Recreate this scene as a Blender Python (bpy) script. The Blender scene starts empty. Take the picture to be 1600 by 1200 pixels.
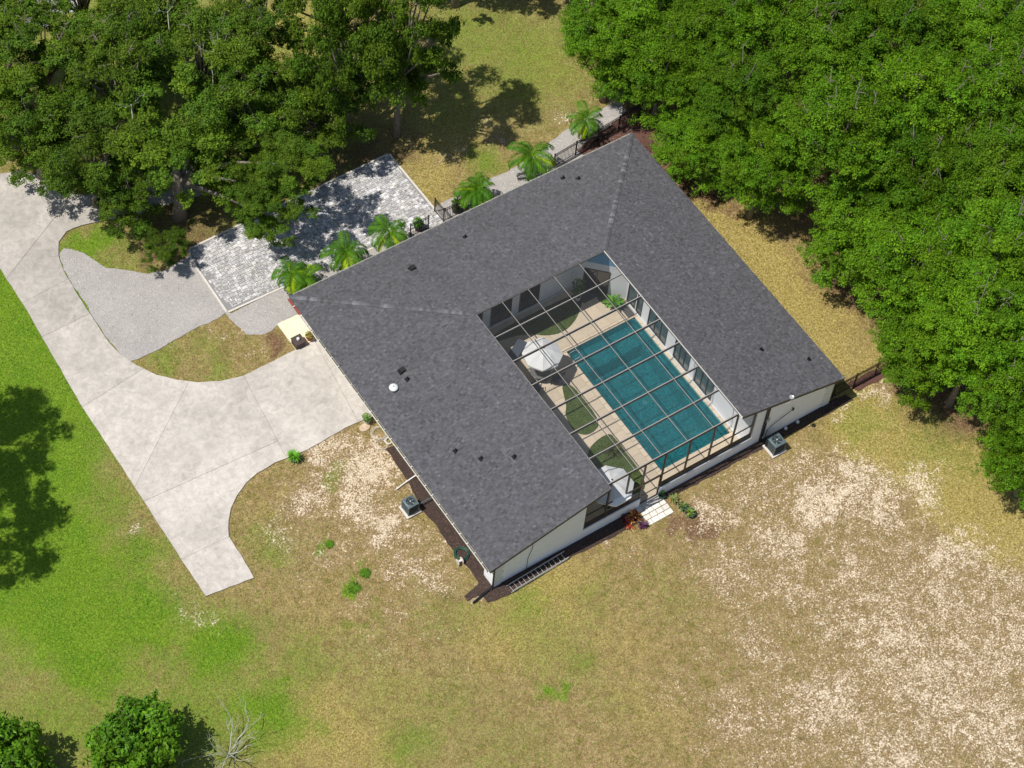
import bpy, bmesh, math, random
import numpy as np
from mathutils import Vector, Matrix
R_ = random.Random(7)
rng = np.random.default_rng(11)
sc = bpy.context.scene
col = sc.collection

# ------------------------------------------------------------------ camera
YAW, PITCH, ROLL = 0.8923, 0.9721, 0.1133
CAM = Vector((-37.5354, -68.0898, 108.4375)); FPX = 3490.17      # focal length in pixels of a 1600 px wide frame
_f = Vector((math.cos(PITCH)*math.cos(YAW), math.cos(PITCH)*math.sin(YAW), -math.sin(PITCH)))
_r = Vector((math.sin(YAW), -math.cos(YAW), 0)); _u = _r.cross(_f)
_c, _s = math.cos(ROLL), math.sin(ROLL)
_r, _u = _c*_r + _s*_u, -_s*_r + _c*_u
cd = bpy.data.cameras.new('camera'); cam = bpy.data.objects.new('camera', cd); col.objects.link(cam)
cam.matrix_world = Matrix(((_r.x, _u.x, -_f.x, CAM.x), (_r.y, _u.y, -_f.y, CAM.y), (_r.z, _u.z, -_f.z, CAM.z), (0, 0, 0, 1)))
cd.sensor_width = 36; cd.lens = FPX/1600*36; cd.clip_start = 1; cd.clip_end = 3000
sc.camera = cam
sc.render.resolution_x = 1024; sc.render.resolution_y = 768
def G(px, py, z=0.0):
    """world point at height z that the photograph shows at pixel (px, py)"""
    d = _r*((px-800)/FPX) - _u*((py-600)/FPX) + _f
    t = (z-CAM.z)/d.z
    return CAM + d*t

# ------------------------------------------------------------------ light
w = bpy.data.worlds.new('World'); sc.world = w; w.use_nodes = True
nt = w.node_tree; nt.nodes.clear()
SUN = Vector((-.53, .10, 1)).normalized()
sky = nt.nodes.new('ShaderNodeTexSky'); sky.sky_type = 'NISHITA'; sky.sun_disc = False
sky.sun_elevation = math.asin(SUN.z); sky.sun_rotation = math.atan2(SUN.x, SUN.y)
bg = nt.nodes.new('ShaderNodeBackground'); bg.inputs[1].default_value = 0.095
wo = nt.nodes.new('ShaderNodeOutputWorld')
nt.links.new(sky.outputs[0], bg.inputs[0]); nt.links.new(bg.outputs[0], wo.inputs[0])
sl = bpy.data.lights.new('sun', 'SUN'); sl.energy = 4.85; sl.angle = math.radians(.53); sl.color = (1, .965, .9)
so = bpy.data.objects.new('sun', sl); col.objects.link(so); so.rotation_euler = SUN.to_track_quat('Z', 'Y').to_euler(); so.location = (0, 0, 60)
sc.view_settings.view_transform = 'Standard'; sc.view_settings.look = 'None'
sc.view_settings.exposure = 0; sc.view_settings.gamma = 1; sc.view_settings.use_curve_mapping = False

# ------------------------------------------------------------------ materials
def mat(name, base=(.5, .5, .5), rough=.8, metal=0.0, noise=None, attr=None, bump=None, spec=.3, trans=0, objvar=0):
    """base colour x noise variation x per-face attribute; noise=(scale, amount[, detail]); bump=(scale, strength, distance)"""
    m = bpy.data.materials.new(name); m.use_nodes = True; n = m.node_tree.nodes; L = m.node_tree.links
    b = n['Principled BSDF']; b.inputs['Roughness'].default_value = rough; b.inputs['Metallic'].default_value = metal
    b.inputs['Specular IOR Level'].default_value = spec
    cur = None
    rgb = n.new('ShaderNodeRGB'); rgb.outputs[0].default_value = (*base, 1); cur = rgb.outputs[0]
    geo = n.new('ShaderNodeNewGeometry')
    def mulv(cur, fac):
        v = n.new('ShaderNodeVectorMath'); v.operation = 'MULTIPLY'; L.new(cur, v.inputs[0]); L.new(fac, v.inputs[1]); return v.outputs[0]
    if attr:
        a = n.new('ShaderNodeAttribute'); a.attribute_name = attr; cur = mulv(cur, a.outputs['Color'])
    for nz in ([noise] if noise and not isinstance(noise, list) else (noise or [])):
        t = n.new('ShaderNodeTexNoise'); t.inputs['Scale'].default_value = nz[0]; t.inputs['Detail'].default_value = nz[2] if len(nz) > 2 else 5
        t.inputs['Roughness'].default_value = .65
        L.new(geo.outputs['Position'], t.inputs['Vector'])
        r = n.new('ShaderNodeMapRange'); r.inputs[1].default_value = .3; r.inputs[2].default_value = .7
        r.inputs[3].default_value = 1-nz[1]; r.inputs[4].default_value = 1+nz[1]; L.new(t.outputs[0], r.inputs[0])
        cur = mulv(cur, r.outputs[0])
    if objvar:
        oi = n.new('ShaderNodeObjectInfo'); r = n.new('ShaderNodeMapRange'); r.inputs[3].default_value = 1-objvar; r.inputs[4].default_value = 1+objvar
        L.new(oi.outputs['Random'], r.inputs[0]); cur = mulv(cur, r.outputs[0])
    L.new(cur, b.inputs['Base Color'])
    if bump:
        t = n.new('ShaderNodeTexNoise'); t.inputs['Scale'].default_value = bump[0]; t.inputs['Detail'].default_value = 6
        L.new(geo.outputs['Position'], t.inputs['Vector'])
        bp = n.new('ShaderNodeBump'); bp.inputs['Strength'].default_value = bump[1]; bp.inputs['Distance'].default_value = bump[2]
        L.new(t.outputs[0], bp.inputs['Height']); L.new(bp.outputs[0], b.inputs['Normal'])
    if trans:
        tr = n.new('ShaderNodeBsdfTranslucent'); mx = n.new('ShaderNodeMixShader'); mx.inputs[0].default_value = trans
        v = n.new('ShaderNodeVectorMath'); v.operation = 'MULTIPLY'; v.inputs[1].default_value = (1.3, 1.25, .5); L.new(cur, v.inputs[0])
        L.new(v.outputs[0], tr.inputs[0]); L.new(b.outputs[0], mx.inputs[1]); L.new(tr.outputs[0], mx.inputs[2])
        L.new(mx.outputs[0], n['Material Output'].inputs[0])
    return m

M = {}
M['shingle'] = mat('shingle', (.092, .091, .097), .9, attr='tint', noise=[(30, .30, 3), (.4, .05, 3)], bump=(70, .5, .01))
M['roofdeck'] = mat('roof_underlay', (.05, .05, .055), .95)
M['white'] = mat('white_stucco', (.86, .87, .885), .85, noise=[(2.5, .04), (30, .04)], bump=(40, .3, .01))
M['quoin'] = mat('quoin', (.72, .72, .70), .85, noise=(12, .06))
M['bluewall'] = mat('blue_paint', (.17, .42, .66), .7, noise=(4, .06))
M['bluelight'] = mat('sunlit_blue_paint', (.42, .66, .86), .7, noise=(4, .06))  # unused lighter copy of the blue paint, with sunlight put into the colour
M['trim'] = mat('trim_white', (.74, .72, .66), .55, noise=(8, .1))
M['gutter'] = mat('gutter_white', (.72, .71, .64), .45, noise=[(6, .14)])
M['red'] = mat('red_primer', (.35, .09, .06), .6, noise=(9, .15))
M['glass'] = mat('dark_window_glass', (.018, .022, .026), .06, spec=.8, noise=(.6, .3))
M['glasst'] = mat('teal_window_glass', (.09, .13, .14), .08, spec=.8, noise=(1.2, .5))
M['bronze'] = mat('bronze_aluminium', (.055, .045, .038), .42, spec=.5, noise=(6, .1))
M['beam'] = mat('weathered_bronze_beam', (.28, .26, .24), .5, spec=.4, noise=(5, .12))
M['beamdark'] = mat('bronze_beam_side', (.045, .038, .033), .5, spec=.4, noise=(5, .12))  # beam webs much darker than their tops: side shade put into the colour
M['black'] = mat('black_metal', (.012, .012, .013), .45, spec=.5)
M['blackplastic'] = mat('black_plastic', (.015, .015, .016), .6)
M['deck'] = mat('pool_deck_stone', (.66, .55, .41), .8, attr='tint', noise=[(3, .06), (40, .06)], bump=(50, .3, .004))
M['turf'] = mat('artificial_turf', (.085, .125, .035), .95, noise=[(1.5, .15), (60, .35)], bump=(90, .8, .02))
M['mulch'] = mat('dark_mulch', (.062, .042, .034), .95, noise=[(1.5, .15), (28, .45)], bump=(35, 1.0, .05))
M['mulchchip'] = mat('mulch_chip', (.085, .052, .040), .95, attr='tint')
M['redmulch'] = mat('red_mulch', (.13, .062, .048), .95, noise=[(2, .2), (30, .35)], bump=(35, 1.0, .05))
M['gravelbase'] = mat('gravel', (.41, .38, .355), .95, noise=[(.5, .10, 3), (22, .30), (60, .25)], bump=(28, 1.0, .05))
M['stone'] = mat('gravel_stone', (.48, .455, .435), .9, attr='tint')
M['paver'] = mat('patio_paver', (.47, .455, .44), .85, attr='tint', noise=[(3, .15), (12, .40, 3), (40, .25)], bump=(50, .4, .008))
M['sandbed'] = mat('joint_sand', (.25, .24, .235), .95)
M['entry'] = mat('entry_slab_concrete', (.78, .70, .50), .8, noise=[(2.0, .10), (15, .05)])
M['stepstone'] = mat('white_stepping_stone', (.74, .70, .62), .8, noise=[(5, .10), (40, .08)], objvar=.13)
M['umbrella'] = mat('white_canvas', (.88, .88, .88), .85, noise=(3, .03), trans=.12)
M['acgrey'] = mat('slate_grey_metal', (.115, .155, .165), .45, metal=.2, noise=(10, .08))
M['acdark'] = mat('dark_grille', (.022, .028, .030), .5, spec=.4)
M['aclight'] = mat('galvanised_fan', (.45, .52, .55), .35, metal=.4)
M['padconc'] = mat('pad_concrete', (.60, .56, .50), .85, noise=(9, .12))
M['alu'] = mat('aluminium', (.62, .62, .62), .4, metal=.55, noise=(10, .1))
M['potgreen'] = mat('green_plastic_pot', (.03, .11, .085), .5, noise=(9, .15))
M['potwhite'] = mat('white_pot', (.7, .7, .68), .5)
M['potblue'] = mat('blue_black_pot', (.035, .05, .06), .4)
M['potterra'] = mat('terracotta_pot', (.38, .13, .06), .75, noise=(14, .2))
M['soil'] = mat('soil', (.04, .028, .02), .95, noise=(30, .3))
M['boxbrown'] = mat('brown_box', (.075, .055, .048), .6, noise=(9, .12))
M['hosewhite'] = mat('white_hose', (.62, .56, .50), .5)
M['hosegreen'] = mat('green_hose', (.02, .085, .06), .5)
M['bark'] = mat('grey_oak_bark', (.21, .18, .145), .95, noise=[(5, .3), (30, .25)], bump=(18, .8, .04))
M['deadwood'] = mat('bleached_dead_wood', (.40, .42, .34), .9, noise=(9, .15))
M['palmtrunk'] = mat('palm_trunk', (.16, .11, .07), .9, noise=(14, .3))
M['leafA'] = mat('oak_leaf_bright', (.106, .222, .009), .6, attr='tint', spec=.14, trans=.30, objvar=.2)
M['leafB'] = mat('oak_leaf_deep', (.098, .178, .014), .6, attr='tint', spec=.15, trans=.30, objvar=.2)
M['leafC'] = mat('citrus_leaf', (.085, .20, .010), .5, attr='tint', spec=.15, trans=.2)
M['frond'] = mat('palm_frond', (.078, .195, .011), .55, attr='tint', spec=.12, trans=.22)
M['bromred'] = mat('bromeliad_leaf', (1, 1, 1), .5, attr='tint', spec=.4)
M['bright'] = mat('bright_potted_leaf', (.11, .30, .02), .5, attr='tint', spec=.4, trans=.2)
M['sage'] = mat('sage_potted_leaf', (.16, .19, .075), .6, attr='tint', spec=.3)
M['tuft'] = mat('grass_blade', (1, 1, 1), .8, attr='tint', spec=.05, trans=.45)
M['roadgrey'] = mat('far_road', (.40, .39, .36), .9, noise=(1.2, .1))
M['plaster'] = mat('pool_plaster', (.12, .42, .46), .7, noise=[(1.6, .22), (8, .45, 3)])  # mottling stands in for caustic light on the pool floor
M['sandrock'] = mat('sandy_rock', (.52, .40, .28), .95, noise=(6, .2))
M['joint'] = mat('joint_filler', (.30, .27, .235), .95, noise=(3, .2))
M['trough'] = mat('gutter_trough', (.12, .10, .07), .95, noise=(7, .6))
M['mat'] = mat('grey_door_mat', (.10, .10, .10), .95, noise=(40, .2))
M['wicker'] = mat('dark_wicker', (.055, .065, .08), .7, noise=(30, .25))
M['tablet'] = mat('table_top', (.16, .16, .165), .35)
M['cushion'] = mat('grey_blue_cushion', (.07, .085, .115), .9)

def concrete():
    m = mat('driveway_concrete', (.535, .49, .435), .85, attr='tint')
    n = m.node_tree.nodes; L = m.node_tree.links; b = n['Principled BSDF']; cur = b.inputs['Base Color'].links[0].from_socket
    geo = n.new('ShaderNodeNewGeometry')
    def nz(scale, det, lo, hi, a, bb, dist=0):
        t = n.new('ShaderNodeTexNoise'); t.inputs['Scale'].default_value = scale; t.inputs['Detail'].default_value = det; t.inputs['Roughness'].default_value = .62
        t.inputs['Distortion'].default_value = dist
        L.new(geo.outputs['Position'], t.inputs['Vector']); r = n.new('ShaderNodeMapRange')
        for i, v in enumerate((lo, hi, a, bb)): r.inputs[i+1].default_value = v
        L.new(t.outputs[0], r.inputs[0]); return r.outputs[0]
    def mul(a, f):
        v = n.new('ShaderNodeVectorMath'); v.operation = 'MULTIPLY'; L.new(a, v.inputs[0]); L.new(f, v.inputs[1]); return v.outputs[0]
    cur = mul(cur, nz(.35, 6, .35, .65, .86, 1.10, .6)); cur = mul(cur, nz(2.6, 8, .36, .62, .86, 1.08, .8)); cur = mul(cur, nz(1.1, 8, .40, .30, 1.0, .86, .4)); cur = mul(cur, nz(18, 4, .3, .7, .95, 1.05))
    cur = mul(cur, nz(.9, 8, .60, .70, 1.0, .84, 2.0))
    # pale mended cracks: thin lines between warped cells
    vo = n.new('ShaderNodeTexVoronoi'); vo.feature = 'DISTANCE_TO_EDGE'; vo.inputs['Scale'].default_value = .34
    t = n.new('ShaderNodeTexNoise'); t.inputs['Scale'].default_value = 1.1; t.inputs['Detail'].default_value = 5
    L.new(geo.outputs['Position'], t.inputs['Vector'])
    v = n.new('ShaderNodeVectorMath'); v.operation = 'MULTIPLY_ADD'; v.inputs[1].default_value = (1.1, 1.1, 0)
    L.new(t.outputs['Color'], v.inputs[0]); L.new(geo.outputs['Position'], v.inputs[2]); L.new(v.outputs[0], vo.inputs['Vector'])
    r = n.new('ShaderNodeMapRange'); r.inputs[1].default_value = .008; r.inputs[2].default_value = .028; r.inputs[3].default_value = .14; r.inputs[4].default_value = 0
    L.new(vo.outputs['Distance'], r.inputs[0])
    k = n.new('ShaderNodeMath'); k.operation = 'MULTIPLY'; L.new(r.outputs[0], k.inputs[0]); L.new(nz(.22, 2, .46, .56, 0, 1), k.inputs[1])
    mx = n.new('ShaderNodeMix'); mx.data_type = 'RGBA'; L.new(k.outputs[0], mx.inputs[0]); L.new(cur, mx.inputs[6]); mx.inputs[7].default_value = (.72, .67, .60, 1)
    L.new(mx.outputs[2], b.inputs['Base Color'])
    return m
M['concrete'] = concrete()

def screen():
    m = bpy.data.materials.new('insect_screen'); m.use_nodes = True; n = m.node_tree.nodes; L = m.node_tree.links
    b = n['Principled BSDF']; b.inputs['Base Color'].default_value = (.055, .055, .058, 1); b.inputs['Roughness'].default_value = .6
    t = n.new('ShaderNodeBsdfTransparent'); mx = n.new('ShaderNodeMixShader'); mx.inputs[0].default_value = .21
    L.new(t.outputs[0], mx.inputs[1]); L.new(b.outputs[0], mx.inputs[2]); L.new(mx.outputs[0], n['Material Output'].inputs[0])
    return m
M['screen'] = screen()
def water():
    m = bpy.data.materials.new('pool_water'); m.use_nodes = True; n = m.node_tree.nodes; L = m.node_tree.links
    n.remove(n['Principled BSDF'])
    t = n.new('ShaderNodeBsdfTransparent'); t.inputs[0].default_value = (.38, .72, .75, 1)
    g = n.new('ShaderNodeBsdfGlossy'); g.inputs['Roughness'].default_value = .07
    fr = n.new('ShaderNodeFresnel'); fr.inputs[0].default_value = 1.33
    geo = n.new('ShaderNodeNewGeometry'); tx = n.new('ShaderNodeTexNoise'); tx.inputs['Scale'].default_value = 6.5; tx.inputs['Detail'].default_value = 5; tx.inputs['Distortion'].default_value = .8
    L.new(geo.outputs['Position'], tx.inputs['Vector'])
    bp = n.new('ShaderNodeBump'); bp.inputs['Strength'].default_value = 1; bp.inputs['Distance'].default_value = .12; L.new(tx.outputs[0], bp.inputs['Height'])
    L.new(bp.outputs[0], g.inputs['Normal']); L.new(bp.outputs[0], fr.inputs['Normal'])
    d = n.new('ShaderNodeBsdfDiffuse'); d.inputs[0].default_value = (.008, .19, .215, 1)
    m1 = n.new('ShaderNodeMixShader'); m1.inputs[0].default_value = .34; L.new(t.outputs[0], m1.inputs[1]); L.new(d.outputs[0], m1.inputs[2]); L.new(bp.outputs[0], d.inputs['Normal'])
    mx = n.new('ShaderNodeMixShader'); L.new(fr.outputs[0], mx.inputs[0]); L.new(m1.outputs[0], mx.inputs[1]); L.new(g.outputs[0], mx.inputs[2])
    L.new(mx.outputs[0], n['Material Output'].inputs[0]); return m
M['water'] = water()

# ------------------------------------------------------------------ helpers
def tag(o, label=None, cat=None, group=None, kind=None):
    if label: o['label'] = label
    if cat: o['category'] = cat
    if group: o['group'] = group
    if kind: o['kind'] = kind
    return o
def empty(name, loc, label, cat, group=None, rz=0):
    o = bpy.data.objects.new(name, None); col.objects.link(o); o.location = loc; o.rotation_euler = (0, 0, rz); o.empty_display_size = .3
    return tag(o, label, cat, group)
def link(name, me, m=None, parent=None, loc=None):
    o = bpy.data.objects.new(name, me); col.objects.link(o)
    if m and not me.materials: me.materials.append(m)
    if parent: o.parent = parent
    if loc is not None: o.location = loc
    return o
class MB:
    def __init__(s): s.v = []; s.f = []; s.t = []
    def poly(s, pts, tint=None):
        k = len(s.v); s.v += [tuple(p) for p in pts]; s.f.append(tuple(range(k, k+len(pts)))); s.t.append(tint or (1, 1, 1)); return s
    def hexa(s, p, tint=None):           # 8 points: bottom ring 0-3 (ccw), top ring 4-7
        k = len(s.v); s.v += [tuple(q) for q in p]
        for f in ((3, 2, 1, 0), (4, 5, 6, 7), (0, 1, 5, 4), (1, 2, 6, 5), (2, 3, 7, 6), (3, 0, 4, 7)):
            s.f.append(tuple(k+i for i in f)); s.t.append(tint or (1, 1, 1))
        return s
    def box(s, x0, y0, z0, x1, y1, z1, tint=None):
        return s.hexa([(x0, y0, z0), (x1, y0, z0), (x1, y1, z0), (x0, y1, z0), (x0, y0, z1), (x1, y0, z1), (x1, y1, z1), (x0, y1, z1)], tint)
    def prism(s, pts, z0, z1, tint=None):
        n = len(pts); k = len(s.v); s.v += [(p[0], p[1], z0) for p in pts]+[(p[0], p[1], z1) for p in pts]
        s.f.append(tuple(range(k+n-1, k-1, -1))); s.f.append(tuple(range(k+n, k+2*n))); s.t += [tint or (1, 1, 1)]*2
        for i in range(n): j = (i+1) % n; s.f.append((k+i, k+j, k+n+j, k+n+i)); s.t.append(tint or (1, 1, 1))
        return s
    def tube(s, pts, rad, n=6, tint=None):
        pts = [Vector(p) for p in pts]; rad = rad if hasattr(rad, '__len__') else [rad]*len(pts); k = len(s.v)
        for i, p in enumerate(pts):
            d = (pts[min(i+1, len(pts)-1)]-pts[max(i-1, 0)]).normalized()
            a = d.cross(Vector((0, 0, 1)) if abs(d.z) < .9 else Vector((1, 0, 0))).normalized(); b = d.cross(a)
            for j in range(n):
                q = p + (a*math.cos(2*math.pi*j/n)+b*math.sin(2*math.pi*j/n))*rad[i]; s.v.append(tuple(q))
        for i in range(len(pts)-1):
            for j in range(n):
                s.f.append((k+i*n+j, k+i*n+(j+1) % n, k+(i+1)*n+(j+1) % n, k+(i+1)*n+j)); s.t.append(tint or (1, 1, 1))
        s.f.append(tuple(k+j for j in range(n))[::-1]); s.f.append(tuple(k+(len(pts)-1)*n+j for j in range(n))); s.t += [tint or (1, 1, 1)]*2
        return s
    def lathe(s, prof, n=16, c=(0, 0, 0), tint=None):   # prof: list of (r, z)
        k = len(s.v)
        for r, z in prof:
            for j in range(n): s.v.append((c[0]+r*math.cos(2*math.pi*j/n), c[1]+r*math.sin(2*math.pi*j/n), c[2]+z))
        for i in range(len(prof)-1):
            for j in range(n): s.f.append((k+i*n+j, k+i*n+(j+1) % n, k+(i+1)*n+(j+1) % n, k+(i+1)*n+j)); s.t.append(tint or (1, 1, 1))
        return s
    def mesh(s, name, smooth=False, tint=False):
        me = bpy.data.meshes.new(name); me.from_pydata(s.v, [], s.f)
        if tint:
            a = me.color_attributes.new('tint', 'FLOAT_COLOR', 'CORNER')
            cnt = [len(f) for f in s.f]; arr = np.ones((sum(cnt), 4), np.float32); arr[:, :3] = np.repeat(np.array(s.t, np.float32), cnt, axis=0)
            a.data.foreach_set('color', arr.ravel())
        if smooth: me.polygons.foreach_set('use_smooth', [True]*len(me.polygons))
        me.update(); return me
    def build(s, name, m, parent=None, smooth=False, tint=False, loc=None):
        return link(name, s.mesh(name, smooth, tint), m, parent, loc)
def T(a, b=None):
    v = R_.uniform(a, b if b else a); return (v, v, v)
def copytree(o, **kw):
    c = o.copy(); col.objects.link(c)
    for k, v in kw.items(): setattr(c, k, v)
    for ch in o.children:
        d = ch.copy(); col.objects.link(d); d.parent = c; d.matrix_parent_inverse = ch.matrix_parent_inverse.copy()
        for g in ch.children:
            e = g.copy(); col.objects.link(e); e.parent = d
    return c
def g2(pts, z=0): return [tuple(G(x, y, z)[:2]) for x, y in pts]

# ------------------------------------------------------------------ ground
class Noise2:
    def __init__(s, seed, n=64): s.g = np.random.default_rng(seed).random((n, n)); s.n = n
    def __call__(s, x, y, sc_):
        x = x*sc_ % s.n; y = y*sc_ % s.n; i = np.floor(x).astype(int) % s.n; j = np.floor(y).astype(int) % s.n; fx = x-np.floor(x); fy = y-np.floor(y)
        fx = fx*fx*(3-2*fx); fy = fy*fy*(3-2*fy); i2 = (i+1) % s.n; j2 = (j+1) % s.n
        return (s.g[i, j]*(1-fx)+s.g[i2, j]*fx)*(1-fy)+(s.g[i, j2]*(1-fx)+s.g[i2, j2]*fx)*fy
N1 = Noise2(3); N2 = Noise2(4)
def fbm(x, y, s, seed=0): return (N1(x+seed*9.1, y, s)+.5*N2(x, y+seed*5.3, s*2.1)+.25*N1(x+3, y, s*4.3))/1.75
# zones: (px, py, radius m, strength)
LUSH = [(820, 90, 6, .5), (740, 60, 5, .5), (720, 150, 4, .4), (700, 1110, 3, .32), (560, 1020, 2, .3), (870, 1010, 2.5, .35), (480, 1040, 2.5, .45), (950, 1090, 2, .25), (780, 1170, 3, .3), (640, 1170, 2.5, .36), (880, 1030, 2, .4), (700, 960, 2.5, .3), (430, 850, 2, .4), (1350, 660, 2, .35), (1470, 700, 3, .35), (340, 560, 1.6, .45), (1050, 940, 2.5, .25), (820, 940, 2, .45), (600, 1080, 3, .3), (30, 470, 4, 1), (60, 560, 4, 1), (120, 640, 3.4, .8), (60, 700, 4.5, .9), (60, 850, 4.5, 1), (110, 780, 3.5, .7), (150, 880, 3, .8), (110, 960, 3.5, 1), (150, 1010, 2.5, 1.), (170, 1060, 2.4, .7), (70, 940, 3, 1), (330, 1010, 2.6, .95), (345, 1040, 2.4, .7),  # first three: greener grass, also darkening the lawn as painted tree shade
        (220, 870, 2, .7), (200, 930, 2.5, .8), (410, 1115, 2.4, .8), (455, 1130, 1.6, .6), (553, 917, .3, 1.0), (571, 896, .25, 1.0), (552, 967, .3, .5), (150, 790, 1.8, .6), (175, 700, 1.2, .5), (580, 960, .5, .4), (60, 480, 5, 1), (20, 620, 5, 1), (30, 760, 5, 1), (60, 900, 5, 1), (200, 960, 3.5, .9), (260, 960, 2, .7),
        (300, 1130, 5, .6), (100, 1130, 5, .55), (640, 1170, 2.2, .5), (900, 1040, 1.2, .5), (930, 940, 1.5, .35), (860, 1080, .4, .8), (430, 870, 1, .5), (515, 850, .3, .7), (330, 800, .1, 0), (150, 375, 1.4, .9), (120, 378, 1.2, .8), (180, 380, 1.5, .5),
        (520, 745, .6, .5), (650, 100, 6, .3), (250, 120, 14, .5), (420, 20, 4, .2), (860, 130, 5, .3), (765, 255, 1.3, .6), (800, 110, 5, .35), (50, 40, 6, .5), (200, 145, 2, 1), (260, 570, 1.4, .5), (310, 530, .8, .3), (1150, 0, .1, 0), (400, 250, 8, .4)]
SAND = [(590, 1010, 2.5, .5), (700, 1040, 2.5, .42), (470, 900, 2, .5), (800, 900, 1.6, .4), (1060, 1080, 3, .5), (920, 1150, 3, .4), (640, 760, 1.6, .7), (680, 900, 1.6, .7), (1190, 770, 4, .68), (1260, 760, 4, .66), (1430, 880, 5, .7), (1090, 830, 2.5, .6), (640, 850, 3, .6), (1380, 960, 8, .72), (1480, 1060, 8, .8), (1260, 1120, 6, .68), (1180, 880, 4, .6), (1580, 1000, 5, .8), (1330, 800, 4.5, .7), (1120, 1000, 4, .45), (560, 830, 4.5, .55), (1000, 1160, 4, .3), (520, 700, 2.3, .9), (570, 730, 2.2, 1.0), (480, 760, 1.8, .9), (560, 790, 2.2, .95), (610, 830, 1.8, .95), (640, 900, 1.6, .8), (700, 860, 1.5, .7), (450, 830, 1.5, .7), (520, 860, 1.6, .6), (620, 960, 1.4, .6), (730, 925, .8, 1.2), (585, 690, .9, 1.0), (300, 955, 1.0, .75), (270, 910, .8, .5), (330, 960, .8, .7), (560, 940, 1.4, .5), (690, 985, 1.6, .5), (480, 930, 1.2, .4),
        (1330, 750, 2.6, .95), (1290, 790, 2.2, 1.05), (1380, 790, 2.4, .9), (1220, 840, 2.6, .85), (1500, 860, 3.0, .9), (1560, 900, 2.5, .8), (1440, 760, 2, .9), (1540, 780, .1, 0), (1110, 810, 2.0, .85), (1080, 860, 2, .55), (1150, 900, 3.0, .7), (1180, 1000, 3.0, .7), (1300, 950, 3.2, .7), (1400, 1000, 4, .85), (1480, 1100, 4.2, .85), (1300, 1100, 4, .85), (1150, 1120, 3.2, .7), (1590, 1020, 3.6, .8), (1560, 1150, 4, .85), (1330, 880, 2.6, .8), (1400, 1180, 4, .85), (1200, 1180, 3.4, .65), (1010, 880, 1.6, .5), (1000, 960, 2, .4), (1240, 730, 1.4, .7), (1150, 770, 1.5, .7), (1090, 1180, 1.6, .4), (1480, 940, 3, .8), (1235, 910, 3, .7),
        (770, 195, 1.4, .6), (715, 245, 1.4, .6), (800, 225, 1, .8), (870, 190, 1.1, .7), (945, 160, .9, 1.0), (370, 510, .9, .6), (400, 535, .8, .6), (440, 520, .6, .6), (340, 525, .7, .6), (790, 205, 1, .5), (1270, 520, 1.2, .5), (1330, 530, 1, .55), (1370, 610, 1.0, .9), (1310, 640, .9, .8), (1270, 665, .9, .6), (250, 590, .5, .3), (60, 1010, 1.2, .4), (225, 815, .6, .4), (215, 830, .4, .9), (150, 400, .4, .6), (160, 420, .4, .4), (640, 1030, 1.2, .4), (720, 1090, 1.6, .3), (880, 880, 1, .4), (990, 850, 1, .5), (570, 1060, .8, .5), (950, 845, .5, .9)]
YEL = [(1150, 360, 2.2, 1.0), (1200, 420, 2.2, 1.1), (1240, 460, 2.4, 1.1), (1110, 320, 1.5, .7), (1300, 540, 2.2, .8), (1350, 660, 2.6, .9), (1420, 700, 3, 1), (1500, 740, 3, 1), (1560, 800, 3, .9), (1590, 860, 2.2, .6), (1230, 430, 3, .9), (1180, 380, 2, .6), (1290, 510, 2.5, .8), (1270, 470, 2, .9), (1360, 560, 2, .6), (1560, 690, 3, .9), (1250, 700, 1.4, .4), (1400, 860, 2, .2), (700, 200, 4, .6), (640, 210, 3, .5), (850, 100, 4, .4), (650, 300, 2, .7), (680, 270, 2, .6), (450, 50, 3, .8), (470, 60, 2, .7), (500, 1150, 4, .6), (600, 1080, 4, .4), (560, 1180, 3, .5), (800, 980, 4, .5), (860, 920, 3, .6), (1010, 1100, 3, .4), (960, 1000, 3, .4), (270, 430, 1, .4), (420, 790, 1.5, .4), (500, 960, 4, .35), (300, 870, 1, .4), (200, 1010, 2, .3)]
LIT = [(1100, 300, 1.4, 1), (1140, 330, 1.4, .6), (1060, 250, 1.6, 1.2), (1035, 200, 2.4, 1.3), (1010, 165, 2, 1), (1100, 60, 3, 1.0), (620, 230, 2.2, .6), (560, 240, 2, .9), (500, 260, 1.8, .8), (1400, 400, 5.5, .9), (1350, 200, 9, 1), (1500, 300, 9, 1), (1500, 600, 5, .8), (1220, 200, 5, 1), (280, 345, 2.0, 1.4), (330, 340, 1.2, .8), (225, 410, .9, .8), (210, 400, .8, .6), (360, 540, .8, .5), (430, 540, .7, .8), (470, 555, .5, .5), (300, 60, 4, .4), (640, 60, 4, .5), (780, 20, 2, .5), (1095, 840, .9, 1.0), (1060, 835, .8, .7), (320, 590, 1, .3), (700, 130, 2, .4), (820, 40, 2, .3), (1200, 40, 5, .7), (1450, 50, 8, .8), (740, 1100, 3, .3), (690, 930, 1, .5), (430, 990, 2, .35), (150, 1000, 1.4, .3), (90, 1060, 2, .35), (290, 880, 1.2, .3), (700, 200, 1, .3)]
def zone(x, y, zs):
    v = np.zeros_like(x)
    for px, py, r, s in zs:
        c = G(px, py); d2 = ((x-c.x)**2+(y-c.y)**2)/(r*r); v = np.maximum(v, s*np.exp(-d2*.75))
    return v
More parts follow.
